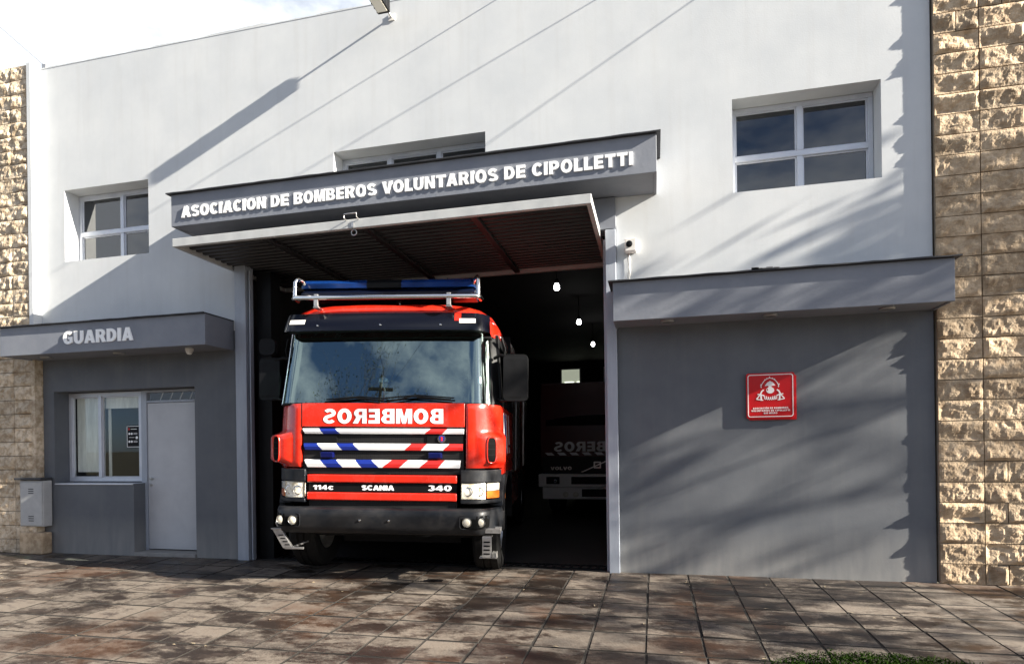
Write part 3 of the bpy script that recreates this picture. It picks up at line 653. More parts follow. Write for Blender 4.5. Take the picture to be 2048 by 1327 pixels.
# split-face block walls
def block_wall(x0, x1, z0, z1, yf, bw, bh, seed, nx, nz, amp):
    mb = MB(); rnd = random.Random(seed); back = .35
    mb.box(x0 + .004, x1, yf + .03, back, z0, z1, 1)
    nr = int(round((z1 - z0) / bh)); nc = int(math.ceil((x1 - x0) / bw))
    for r_ in range(nr):
        for c in range(nc):
            a = x0 + c * bw; b = min(a + bw, x1); zz0 = z0 + r_ * bh; zz1 = zz0 + bh
            splits = [(a, b)]
            if rnd.random() < .10 and b - a > .3: splits = [(a, (a + b) / 2), ((a + b) / 2, b)]
            for (p, q) in splits:
                j = .005; p += j * rnd.uniform(.6, 1.2); q -= j * rnd.uniform(.6, 1.2); e0 = zz0 + j * rnd.uniform(.6, 1.1); e1 = zz1 - j * rnd.uniform(.6, 1.1)
                ox, oz = rnd.uniform(0, 50), rnd.uniform(0, 50); tx, tz = rnd.gauss(0, .012), rnd.gauss(0, .012); bulge = rnd.uniform(.3, 1.1)
                v = []
                mx = max(4, int(nx * (q - p) / bw))
                for jz in range(nz + 1):
                    for ix in range(mx + 1):
                        u, t_ = ix / mx, jz / nz
                        ed = min(1, min(u * (q - p), (1 - u) * (q - p), t_ * (e1 - e0), (1 - t_) * (e1 - e0)) / .035)
                        P_ = Vector((ox + u * (q - p) * 9, oz + t_ * (e1 - e0) * 9, seed))
                        h = noise.fractal(P_, .9, 2.1, 4) * .55 + abs(noise.noise(P_ * .8 + Vector((9, 9, 9)))) * .9 - .25 + .35 * noise.noise(P_ * 2.4) + .22 * noise.noise(P_ * 6.0)
                        dpt = ed * (amp * (.35 * bulge + .8 * h) + tx * (u - .5) * 2 + tz * (t_ - .5) * 2)
                        v.append((p + u * (q - p), yf + .008 - dpt, e0 + t_ * (e1 - e0)))
                W = mx + 1
                f = [(jz * W + ix, jz * W + ix + 1, (jz + 1) * W + ix + 1, (jz + 1) * W + ix) for jz in range(nz) for ix in range(mx)]
                n0 = len(v); cs = [(p, e0), (q, e0), (q, e1), (p, e1)]
                rim = [ix for ix in range(W)] + [jz * W + mx for jz in range(1, nz + 1)] + [nz * W + ix for ix in range(mx - 1, -1, -1)] + [jz * W for jz in range(nz - 1, 0, -1)]
                v += [(v[i_][0], yf + .04, v[i_][2]) for i_ in rim]
                for k in range(len(rim)):
                    k2 = (k + 1) % len(rim); f.append((rim[k], n0 + k, n0 + k2, rim[k2]))
                mb.add(v, f, 0)
    return mb
mb = block_wall(2.725, 4.9, 0.0, 7.8, -.046, .39, .2, 21, 22, 12, .023)
tag(mb.build('stone_wall', [m_stone, m_mortar], recalc=False), 'rough beige split stone block wall right of the dark grey wall', 'wall')
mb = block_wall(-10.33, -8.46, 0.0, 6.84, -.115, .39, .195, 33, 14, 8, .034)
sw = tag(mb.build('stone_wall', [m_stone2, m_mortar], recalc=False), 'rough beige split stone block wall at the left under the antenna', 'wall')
mb = MB(); mb.box(-8.46, -8.388, -.125, .3, 3.08, 6.84); mb.build('end_pilaster', m_light, sw, bevel=.004)
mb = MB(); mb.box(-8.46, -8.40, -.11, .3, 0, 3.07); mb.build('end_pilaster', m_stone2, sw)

# meter cabinet at the foot of the left wall
mc = empty('meter_cabinet', (-8.43, -.02, 0), 'grey metal meter cabinet with slotted door set in the stone wall', 'cabinet')
mb = MB(); mb.box(-.21, .20, -.125, .0, .385, 1.02); mb.build('box', m_cab, mc, bevel=.006)
mb = MB(); mb.box(-.19, .185, -.135, -.126, .40, 1.0); mb.build('door', m_cab, mc, bevel=.004)
for z in (.90, .87, .84, .52, .49, .46): MB().box(-.05, .04, -.1375, -.1355, z, z + .010).build('vent_slot', m_black, mc)
mb = MB(); mb.box(-.27, .21, -.165, .0, 1.03, 1.06); mb.build('top_ledge', m_lip, mc, bevel=.005)
mb = MB(); mb.box(-.21, .20, -.15, .0, .0, .30); mb.build('plinth', m_stone, mc, bevel=.02)

# ================================================================== FIRE TRUCK
tr_rot = (0, .0195, R(9))
TK = empty('fire_truck', (-2.78, -1.02, 0), 'red fire truck with blue light bar leaving the garage, mirrored lettering on front', 'fire truck', rot=tr_rot)
def plan(x): x = abs(x); return .045 * (x / 1.2) ** 2 + .27 * max(0, (x - .88) / .34) ** 2.4
def fy(x, z): return .05 + plan(x) + (max(0, z - 1.87) * .2)
def front(x0, x1, z0, z1, off, th, nx=16, nz=3, mb=None, mi=0, fyf=fy):
    mb = mb or MB()
    F = lambda u, v: (x0 + (x1 - x0) * u, fyf(x0 + (x1 - x0) * u, z0 + (z1 - z0) * v) - off, z0 + (z1 - z0) * v)
    B = lambda u, v: (x0 + (x1 - x0) * u, fyf(x0 + (x1 - x0) * u, z0 + (z1 - z0) * v) - off + th, z0 + (z1 - z0) * v)
    return mb.sheet(F, nx, nz, mi, B)
def fmap(off): return lambda u, v, d: (u, fy(u, v) - off + d, v)

# --- front bonnet panel and lettering
fp = front(-.872, .862, 1.628, 1.875, .02, .03).build('bonnet_panel', m_red, TK, smooth=40, bevel=.006)
mb = MB(); text(mb, 'BOMBEROS', lambda u, v, d: (-.632 + u, fy(-.632 + u, 1.7) - .0235 + d, 1.663 + v), 0, .003, width=1.272, height=.152, gap=.10, mirror=True)
mb.build('lettering', m_twhite, fp)
# --- upper grille
front(-.862, .852, 1.14, 1.628, -.012, .03).build('grille', m_mesh, TK)
front(-.86, -.49, 1.385, 1.545, 0.002, .012, 6, 2).build('grille_blank', m_black, TK); front(.47, .85, 1.385, 1.545, 0.002, .012, 6, 2).build('grille_blank', m_black, TK)
def zx(z): return (z - 885) / 649.
def bar(z1, z0, segs):
    t = MB(); zm = (z0 + z1) / 2
    for (a, b, a2, b2, mi) in segs:
        a, b, a2, b2 = zx(a), zx(b), zx(a2), zx(b2); n = max(1, int(abs(b - a) / .12))
        for k in range(n):
            f0, f1 = k / n, (k + 1) / n
            tp = [a + (b - a) * f0, a + (b - a) * f1]; bt = [a2 + (b2 - a2) * f0, a2 + (b2 - a2) * f1]; md = [(tp[i] + bt[i]) / 2 for i in (0, 1)]
            Y = lambda x, o: fy(x, 1.4) - o
            v = [(tp[0], Y(tp[0], 0), z1), (tp[1], Y(tp[1], 0), z1), (tp[1], Y(tp[1], .022), z1 - .006), (tp[0], Y(tp[0], .022), z1 - .006),
                 (md[0], Y(md[0], .028), zm), (md[1], Y(md[1], .028), zm), (bt[0], Y(bt[0], .018), z0 + .005), (bt[1], Y(bt[1], .018), z0 + .005), (bt[0], Y(bt[0], -.004), z0), (bt[1], Y(bt[1], -.004), z0)]
            fs = [(0, 3, 2, 1), (3, 4, 5, 2), (4, 6, 7, 5), (6, 8, 9, 7)]
            if f0 == 0: fs.append((0, 8, 6, 4, 3))
            if f1 == 1: fs.append((1, 2, 5, 7, 9))
            t.add(v, fs, mi)
    return t.build('grille_bar', [m_twhite, m_tblue, m_tred], TK, recalc=False)
Wt, Bl, Rd = 0, 1, 2
bar(1.612, 1.553, [(327, 445, 343, 472, Wt), (445, 560, 472, 590, Bl), (560, 1212, 590, 1176, Wt), (1212, 1328, 1176, 1294, Rd), (1328, 1440, 1294, 1438, Wt)])
bar(1.455, 1.382, [(335, 430, 345, 466, Bl), (430, 568, 466, 606, Wt), (568, 684, 606, 722, Bl), (684, 1080, 722, 1040, Wt), (1080, 1190, 1040, 1150, Rd), (1190, 1340, 1150, 1300, Wt), (1340, 1432, 1300, 1428, Rd)])
bar(1.285, 1.200, [(342, 452, 362, 498, Wt), (452, 568, 498, 610, Bl), (568, 700, 610, 742, Wt), (700, 814, 742, 862, Bl), (814, 948, 862, 886, Wt), (948, 1060, 886, 1002, Rd), (1060, 1196, 1002, 1140, Wt), (1196, 1310, 1140, 1266, Rd), (1310, 1418, 1266, 1412, Wt)])
for x in (-.592, .556):
    MB().box(-.072, .072, -.028, .03, -.032, .032).build('strobe_light', m_strobe, TK, bevel=.012).location = (x, fy(x, 1.33) - .004, 1.333)
# round crest badge on the grille
bd = MB().prism(arc(0, 0, .042, .042, 0, 345, 24), [], fz, 0, .01).build('badge', m_chrome, TK); bd.location = (.625, fy(.625, 1.5) - .016, 1.505)
MB().prism([(-.030, .026), (0, .036), (.030, .026), (.026, -.008), (0, -.036), (-.026, -.008)], [], fz, -.003, .001).build('shield', m_tblue, bd)
MB().prism([(-.012, .02), (.004, .026), (.014, .012), (.008, .0), (.014, -.014), (0, -.024), (-.012, -.01), (-.004, .004)], [], fz, -.005, -.0025).build('griffin', m_tred, bd)
# --- corner panels with air vents
for s_ in (-1, 1):
    def cf(u, v, o=0., s_=s_):
        x = .878 + .358 * u; z = 1.205 + .665 * v
        xx = x - max(0, v - .55) * .04 * u          # narrows towards the windscreen
        fl_ = max(0, min(1, (.56 - v) / .07)) * max(0, min(1, (v - .03) / .06)) * max(0, (u - .28) / .72) ** .9 * (.17 if s_ < 0 else .11)   # flare of the vent
        e = min(1, min(u, 1 - u, v, 1 - v) / .06); rr = (1 - e) ** 2 * .012
        return (s_ * (xx + fl_ * .30), fy(x, 1.5) - .022 - fl_ + rr + o, z)
    cpn = MB().sheet(lambda u, v: cf(u, v), 22, 26, 0, lambda u, v: cf(u, v, .03)).build('corner_panel', m_red, TK, smooth=50)
    def sf(u, v, o=0.): 
        uu, vv = (.60 if s_ < 0 else .56) + .22 * u, .085 + .40 * v
        p = cf(uu, vv); return (p[0], p[1] - .006 + o, p[2])
    mb = MB(); pts = [sf(a_, b_) for a_, b_ in rrect(.0, 1., .0, 1., .30, 8)]
    ol = rrect(-1, 1, -1, 1, .6, 8); rings = [[sf(.5 + .5 * r_ * a_, .5 + .5 * r_ * b_) for a_, b_ in ol] for r_ in (.05, .35, .65, .85, 1.)]; nn = len(ol)
    mb.add([q for rg in rings for q in rg], [(a_ * nn + k, a_ * nn + (k + 1) % nn, (a_ + 1) * nn + (k + 1) % nn, (a_ + 1) * nn + k) for a_ in range(4) for k in range(nn)] + [tuple(range(nn))])
    o_ = mb.build('air_vent', mat('vent_black', (.0015, .0015, .0015), .8, spec=.1) if s_ < 0 else MATS['vent_black'], cpn, recalc=False)
    mb = MB(); mb.tube(pts + [pts[0], pts[1]], .009, 6, caps=False); mb.build('vent_rim', m_red, cpn, smooth=60)
    for vv in (.3, .52, .74):
        mb = MB(); mb.tube([Vector(sf(.05, vv)) + Vector((0, -.004, 0)), Vector(sf(.95, vv)) + Vector((0, -.004, 0))], .003, 5); mb.build('vent_louvre', m_black, cpn)
# --- lower grille with two red bars and names
front(-.80, .78, .775, 1.20, -.02, .03).build('lower_grille', m_mesh, TK)
for z0, z1 in ((1.045, 1.128), (.858, .942)):
    front(-.812, .785, z0, z1, .022, .045, 16, 2).build('red_bar', m_red, TK, smooth=40, bevel=.012)
MB().prism(arc(0, 0, .085, .028, 0, 180, 14), [], lambda u, v, d: (u, fy(u, 1.1) - .01 + d, 1.13 + v), 0, .02).build('bonnet_catch', m_black, TK)
nm = front(-.80, .775, .95, 1.038, -.006, .012, 14, 1).build('name_strip', m_black, TK)
for body, x, wd, h in (('114', -.748, .155, .050), ('c', -.582, .06, .056), ('SCANIA', -.222, .345, .052), ('340', .478, .25, .06)):
    mb = MB(); text(mb, body, lambda u, v, d, x=x: (x + u, fy(x + u, 1.) + .001 + d, .967 + v), 0, .005, width=wd, height=h, gap=.06); mb.build('lettering', m_twhite, nm)
# --- headlight units
for s_ in (-1, 1):
    mb = MB(); q = lambda x0, x1, z0, z1, off, th, n=8: front(min(s_ * x0, s_ * x1), max(s_ * x0, s_ * x1), z0, z1, off, th, n, 2, mb)
    q(.825, 1.215, 1.055, 1.185, .03, .08); q(.825, 1.225, .835, .875, .035, .08); q(.825, 1.2, .875, 1.055, -.03, .03)
    hu = mb.build('headlight_housing', m_bump, TK, smooth=45, bevel=.008)
    h1 = front(min(s_ * .832, s_ * 1.075), max(s_ * .832, s_ * 1.075), .885, 1.048, .03, .04, 8, 3).build('headlight', m_lens, TK, smooth=40, bevel=.01)
    mb = MB(); xa, xb = sorted((s_ * .832, s_ * 1.075))
    for (a_, b_, c_, d_) in ((xa, xb, 1.044, 1.05), (xa, xb, .882, .888), (xa, xa + .007, .888, 1.044), (xb - .007, xb, .888, 1.044)): front(a_, b_, c_, d_, .034, .02, 6, 1, mb)
    mb.build('headlight_rim', m_chrome, h1)
    mb = MB()
    for xx in (.90, 1.01):
        mb.lathe([(.052, -.004), (.05, -.001), (.042, -.001), (.038, -.004)], (s_ * xx, fy(xx, 1) - .03, .962), 'y', 20)
    mb.build('reflector_ring', m_chrome, h1, smooth=50)
    xa, xb = sorted((s_ * 1.085, s_ * 1.20))
    front(xa, xb, .965, 1.045, .03, .04, 6, 2).build('side_lamp', m_clear, TK, smooth=40, bevel=.006)
    front(xa, xb, .886, .962, .03, .04, 6, 2).build('turn_signal', m_orange, TK, smooth=40, bevel=.006)
# --- bumper
def bplan(x): x = abs(x); return .02 * (x / 1.2) ** 2 + (.42 * max(0, (x - .98) / .26) ** 2.3)
prof_b = [(.10, .785), (.02, .79), (-.045, .782), (-.075, .755), (-.075, .70), (-.06, .60), (-.03, .535), (.02, .515), (.12, .52)]
NXb = 60; mb = MB(); v = []
for i in range(NXb + 1):
    x = -1.24 + 2.48 * i / NXb
    for y, z in prof_b:
        v.append((x, bplan(x) + y, z))
Pn = len(prof_b)
mb.add(v, [(i * Pn + j, (i + 1) * Pn + j, (i + 1) * Pn + j + 1, i * Pn + j + 1) for i in range(NXb) for j in range(Pn - 1)])
for s_ in (-1, 1):   # return along the side
    e = [(s_ * 1.24, bplan(1.24) + y, z) for y, z in prof_b]; e2 = [(s_ * 1.235, .62, z) for y, z in prof_b]
    mb.add(e + e2, [(j, j + 1, Pn + j + 1, Pn + j) for j in range(Pn - 1)])
bp = mb.build('bumper', m_bump, TK, smooth=50)
for s_ in (-1, 1):
    xa, xb = sorted((s_ * .835, s_ * 1.125))
    bf = lambda x, z: bplan(x) - .068
    front(xa, xb, .592, .728, .006, .02, 10, 3, fyf=bf).build('lamp_recess', MATS['vent_black'], bp, bevel=.02)
    mb = MB(); ring = [(a_, bplan(a_) - .076, b_) for a_, b_ in rrect(xa, xb, .59, .73, .03, 5)]; mb.tube(ring + ring[:2], .005, 6, caps=False); mb.build('recess_rim', m_bump, bp, smooth=60)
    for xx in (.91, 1.045):
        mb = MB(); o = (s_ * xx, bplan(xx) - .072, .66); mb.lathe([(0, -.012), (.02, -.012), (.034, -.008), (.042, 0)], o, 'y', 20, 0); mb.lathe([(.042, -.004), (.047, -.012), (.05, .0)], o, 'y', 20, 1)
        mb.build('fog_lamp', [m_clear, m_chrome], bp, smooth=40)
for x in (-.20, .105):
    MB().lathe([(0, -.01), (.01, -.008), (.013, 0)], (x, bplan(x) - .072, .665), 'y', 12).build('bumper_bolt', m_chrome, bp, smooth=50)
# under-bumper dark apron and axle beam
MB().box(-.95, .95, .50, .54, .42, .56).box(-.7, .7, .88, .98, .30, .42).box(-.42, -.30, .2, 6.5, .55, .80).box(.30, .42, .2, 6.5, .55, .80).build('chassis', m_black, TK)
# --- fold-out steps
for s_ in (-1, 1):
    mb = MB(); x0 = s_ * 1.16 + (.05 if s_ < 0 else 0)
    if s_ > 0:
        def pl_(a, b, c, d): mb.box(a, b, c, c + .012, d[0], d[1])
        mb.box(x0 - .10, x0 - .005, -.015, .0, .30, .50)
        mb.box(x0 - .10, x0 - .005, -.015, .10, .500, .512)
        for k in range(4): mb.box(x0 - .085, x0 - .02, -.02, -.0151, .33 + k * .04, .345 + k * .04, 1)
        mb.box(x0 - .13, x0 + .05, -.005, .10, .288, .300)
        for k in range(4): mb.box(x0 + .0 + k * .014, x0 + .006 + k * .014, -.02, .10, .300, .35)
        for k in range(4): mb.box(x0 - .06 + k * .04, x0 - .04 + k * .04, .03, .2, .555, .575)
        mb.box(x0 - .075, x0 + .08, .03, .05, .54, .59); mb.box(x0 - .075, x0 + .08, .18, .2, .54, .59)
    else:
        mb.add([(x0 - .06, .02, .50), (x0 + .06, .02, .50), (x0 + .20, .02, .23), (x0 + .08, .02, .23), (x0 - .06, .06, .50), (x0 + .06, .06, .50), (x0 + .20, .06, .23), (x0 + .08, .06, .23)],
               [(0, 1, 2, 3), (4, 7, 6, 5), (0, 4, 5, 1), (1, 5, 6, 2), (2, 6, 7, 3), (3, 7, 4, 0)])
        for k in range(4): mb.box(x0 + .02 + k * .028, x0 + .08 + k * .028, .014, .0195, .41 - k * .045, .425 - k * .045, 1)
        mb.box(x0 - .065, x0 + .065, .0, .08, .50, .515)
        for k in range(3): mb.box(x0 + .20 + k * .05, x0 + .22 + k * .05, .02, .20, .24 + k * .022, .262 + k * .022)
        mb.box(x0 + .10, x0 + .34, .02, .035, .22, .25)
        mb.tube([(x0 + .0, .05, .53), (x0 - .03, .05, .60)], .012, 6)
    if s_ < 0: mb.v = [(-1.17 + (x + 1.17) * .85, y, .55 + (z - .50) * .74) for x, y, z in mb.v]
    mb.build('folding_step', [m_steel, m_black], TK, bevel=.003)
# --- wheels
def wheel(x, y, s_):
    wd = .31
    mb = MB(); pr = []
    for r_, h in ((.30, -.13), (.40, -.155), (.47, -.15), (.505, -.12), (.512, -.05), (.500, -.045), (.500, -.03), (.512, -.025), (.512, .025), (.50, .03), (.50, .045), (.512, .05), (.505, .12), (.47, .15), (.40, .155), (.30, .13)): pr.append((r_, h))
    mb.lathe(pr, (x, y, .51), 'x', 48, closed=True)
    t = mb.build('wheel', m_rubber, TK, smooth=35)
    mb = MB(); q = s_
    mb.lathe([(.30, .12 * q), (.29, .06 * q), (.20, .02 * q), (.14, .03 * q), (.13, .12 * q), (.0, .13 * q)], (x, y, .51), 'x', 36); mb.lathe([(.30, -.12 * q), (.26, -.02 * q), (0, -.02 * q)], (x, y, .51), 'x', 36)
    mb.build('rim', m_steel, t, smooth=40)
for s_ in (-1, 1):
    wheel(s_ * 1.04, .93, s_); wheel(s_ * 1.04, 4.9, s_); wheel(s_ * .70, 4.9, s_)
# --- cab
mb = MB()
side = [(1.222, 1.13), (1.225, 1.45), (1.215, 1.87)]
for s_ in (-1, 1):
    ys = [.40, .8, 1.2, 1.6, 2.0]
    mb.sheet(lambda u, v, s_=s_: (s_ * (1.222 - .012 * v * v), .40 + 1.6 * u, 1.13 + .74 * v), 6, 4, 0, lambda u, v, s_=s_: (s_ * (1.19 - .012 * v * v), .40 + 1.6 * u, 1.13 + .74 * v))
    mb.sheet(lambda u, v, s_=s_: (s_ * (1.215 - .055 * v), (.40 + .10 * v) + (1.6 - .10 * v) * u, 1.87 + .78 * v), 6, 5, 1, lambda u, v, s_=s_: (s_ * (1.185 - .055 * v), (.40 + .1 * v) + (1.6 - .10 * v) * u, 1.87 + .78 * v))
    mb.box(s_ * 1.0 - .19 * 1 if s_ > 0 else -1.19, s_ * 1.19 if s_ > 0 else -.81, 1.5, 2.0, .62, 1.12, 1)
mb.box(-1.18, 1.18, 1.97, 2.0, .9, 2.9, 1)
mb.box(-1.17, 1.17, .45, 1.96, 1.14, 1.2, 1)
cab = mb.build('cab_body', [m_red, m_black], TK, smooth=40)
# roof: lofted shell
secs = [(.20, 2.82, .86), (.21, 2.88, .90), (.235, 2.925, .95), (.29, 2.955, 1.03), (.40, 2.982, 1.09), (.6, 3.01, 1.14), (1.4, 3.03, 1.14), (1.99, 3.02, 1.14)]
def rprof(zt, hw, zb_):
    h = zt - zb_
    return [(hw + .012, zb_), (hw + .01, zb_ + .35 * h), (hw - .06, zb_ + .62 * h), (hw - .19, zb_ + .84 * h), (hw - .40, zb_ + .95 * h), (hw * .3, zt - .002), (0, zt)]
mb = MB(); v = []; 
for y, zt, hw in secs:
    p = rprof(zt, hw, 2.74 if y < .35 else 2.62); row = [(-x, y + (.0 if z > 2.7 else .0), z) for x, z in p] + [(x, y, z) for x, z in p[-2::-1]]; v += row
K = len(row)
fs = [(i * K + j, i * K + j + 1, (i + 1) * K + j + 1, (i + 1) * K + j) for i in range(len(secs) - 1) for j in range(K - 1)]
fs.append(tuple(range(K))); fs.append(tuple((len(secs) - 1) * K + j for j in range(K - 1, -1, -1)))
mb.add(v, fs); rf = mb.build('roof', m_red, TK, smooth=50)
# windscreen
def ws(u, v, o=0.):
    uu = 2 * u - 1; hw = 1.155 - .04 * v; a_ = abs(uu)
    return (uu * hw - .04, .075 + .05 * uu * uu + .19 * max(0, (a_ - .86) / .14) ** 2.2 + .17 * v + o, 1.868 + .80 * v)
MB().sheet(lambda u, v: ws(u, v), 40, 12, 0).build('windscreen', g_wind, TK, smooth=60)
mb = MB()   # black rubber surround and pillars
for s_ in (0, 1):
    e = [ws(s_, k / 10, -.004) for k in range(11)]; mb.tube(e, .016, 6)
    q = -1 if s_ == 0 else 1
    mb.sheet(lambda u, v, s_=s_, q=q: tuple(Vector(ws(s_, v)) * (1 - u) + Vector((q * (1.215 - .05 * v), .42 + .10 * v, 1.868 + .79 * v)) * u), 3, 6)
mb.tube([ws(k / 30, 0, -.004) for k in range(31)], .014, 6)
mb.build('windscreen_surround', m_black, TK, smooth=60)
for s_ in (.012, .988): MB().tube([ws(s_, k / 10, -.012) for k in range(11)], .006, 6).build('pillar_trim', m_chrome, TK, smooth=60)
# cab interior: dash, wheel, seats, dark lining
MB().box(-1.05, 1.05, .42, .85, 1.75, 1.93).box(.28, .78, .50, .80, 1.93, 2.0).build('dashboard', m_black, TK, bevel=.03)
mb = MB(); c0 = Vector((.53, .80, 2.05)); rr = [(c0 + Vector((.22 * math.cos(t_ * math.pi / 16), .12 * math.sin(t_ * math.pi / 16), .18 * math.sin(t_ * math.pi / 16)))) for t_ in range(34)]; mb.tube(rr, .016, 6); mb.tube([c0, c0 + Vector((0, -.15, -.2))], .03, 8); mb.tube([c0 + Vector((-.21, 0, 0)), c0 + Vector((.21, 0, 0))], .014, 6)
mb.build('steering_wheel', m_black, TK, smooth=60)
for x in (-.55, .55):
    MB().box(x - .24, x + .24, 1.35, 1.5, 1.5, 2.25).box(x - .25, x + .25, .95, 1.4, 1.4, 1.52).box(x - .13, x + .13, 1.36, 1.46, 2.27, 2.45).build('seat', m_dkint, TK, bevel=.04)
MB().box(-1.1, 1.1, .35, 1.96, 2.60, 2.615).box(-1.14, 1.14, 1.93, 1.965, 1.2, 2.60).build('cab_lining', m_dkint, TK)
mb = MB(); mb.lathe([(0, -.03), (.055, -.02), (.06, 0), (.055, .02), (0, .03)], (-.06, .30, 2.12), 'y', 24); mb.tube([(-.06, .31, 2.06), (-.06, .34, 1.93)], .012, 8); mb.build('spotlight', m_chrome, TK, smooth=50)
# wipers
for pts in ([(-.62, .055, 1.885), (-.30, .03, 1.93), (.02, .02, 1.90)], [(.05, .035, 1.885), (.32, .03, 1.945), (.72, .05, 1.91)]):
    mb = MB(); mb.tube([Vector(p) for p in pts], .009, 6); a_, b_ = Vector(pts[1]), Vector(pts[2]); mb.tube([a_ + Vector((-.3, .012, -.018)), a_ + Vector((.05, .01, .012)), b_ + Vector((.03, .012, .02))], .008, 6); mb.build('wiper', m_black, TK, smooth=60)
# visor: curved smoked sheet standing forward of the windscreen head
def vp(u, v, o=0.):
    uu = 2 * u - 1; a_ = abs(uu); hw = 1.125 + .015 * (1 - v)
    return (uu * hw - .045, .075 +   .05 * uu * uu + .17 * max(0, (a_ - .86) / .14) ** 2.2 + .085 * v ** 1.3 + o, 2.645 + .195 * v)
vz = MB().sheet(lambda u, v: vp(u, v), 40, 6, 0, lambda u, v: vp(u, v, .012)).build('sun_visor', m_visor, TK, smooth=50)
mb = MB(); mb.sheet(lambda u, v: (vp(u, 0)[0] * .985, vp(u, 0)[1] * (1 - v) + (.23 + .1 * (2 * u - 1) ** 2) * v + .01, 2.65 - .0 * v), 30, 1); mb.build('visor_underside', m_black, vz)
vp_m = lambda v: .38 + .26 * v
for s_ in (-1, 1):
    def mk(u, v, s_=s_, o=0.):
        c_ = .5 + s_ * (.405 + .028 * 0); p = vp(c_ + (u - .5) * .075, vp_m(v)); return (p[0], p[1] - .006 + o, p[2])
    MB().sheet(lambda u, v: mk(u, v), 4, 1, 0, lambda u, v: mk(u, v, o=.006)).build('marker_lamp', m_whitep, vz)
def rk(u, v, o=0.):
    p = vp(.845 + .03 * u, .52 + .45 * v); return (p[0], p[1] - .004 + o, p[2])
MB().sheet(lambda u, v: rk(u, v), 2, 2, 0, lambda u, v: rk(u, v, .004)).build('red_patch', m_red, vz)
for u in (.2, .5, .78):
    p = vp(u, .28); MB().lathe([(0, -.008), (.009, -.006), (.011, 0)], (p[0], p[1] - .001, p[2]), 'y', 10).build('visor_screw', m_chrome, vz, smooth=50)
# light bar on its tubular rack
rk_ = sub('roof_rack', TK)
mb = MB(); zt = 2.995
mb.tube([(-1.0, .24, zt), (-1.0, .14, zt), (-.97, .10, zt), (.97, .10, zt), (1.0, .14, zt), (1.0, .24, zt)], .026, 10)
for x in (-.985, .985):
    mb.tube([(x, .13, zt), (x - .0, .13, zt + .17), (x * .985, .16, zt + .215), (x * .955, .22, zt + .21), (x * .94, .26, zt + .17)], .021, 10)
mb.build('rail', m_chrome, rk_, smooth=60)
mb = MB()
for x in (-.74, .68):
    mb.box(x - .022, x + .022, .085, .115, 2.90, zt + .035); mb.box(x - .03, x + .03, .09, .22, 2.885, 2.9)
mb.build('rack_foot', m_steel, rk_, bevel=.004)
lb = sub('light_bar', TK)
def lbs(x0, x1, e0, e1, z0, z1, m_, name, y0=.24, y1=.56):
    mb = MB(); n = 8; sec = []
    for x, k in ((x0, e0), (x0 + .035, 1), (x1 - .035, 1), (x1, e1)):
        zc = (z0 + z1) / 2
        pr = [(y0, z0), (y0 - .006, z0 + (z1 - z0) * .5), (y0 + .03, z1 - .012), (y0 + .07, z1), (y1 - .07, z1), (y1 - .03, z1 - .012), (y1 + .006, z0 + (z1 - z0) * .5), (y1, z0)]
        sec.append([(x, (y - .4) * (k * .25 + .75) + .4, z0 + (z - z0) * k) for y, z in pr])
    K = 8; v = [q for s in sec for q in s]
    fs = [(i * K + j, i * K + (j + 1) % K, (i + 1) * K + (j + 1) % K, (i + 1) * K + j) for i in range(3) for j in range(K)] + [tuple(range(K)), tuple(3 * K + j for j in range(K))]
    mb.add(v, fs); return mb.build(name, m_, lb, smooth=35)
zb = 3.045
lbs(-.965, -.24, .55, 1, zb + .085, zb + .185, m_bluel, 'lens'); lbs(.14, .93, 1, .55, zb + .085, zb + .185, m_bluel, 'lens'); lbs(-.239, .139, 1, 1, zb + .085, zb + .187, m_black, 'centre_cover')
lbs(-.965, .93, .8, .8, zb - .01, zb + .084, m_bluedk, 'base')
mb = MB(); mb.lathe([(0, .09), (.05, .085), (.07, .05), (.07, 0)], (-.45, .40, zb + .09), 'z', 16); mb.build('beacon', m_bluel, lb, smooth=40)
mb = MB(); mb.lathe([(.0, .03), (.02, .025), (.035, 0)], (.0, .7, 2.98), 'z', 12); mb.tube([(0, .7, 3.0), (.0, .72, 3.32)], .006, 6); mb.build('roof_aerial', m_chrome, TK, smooth=50)
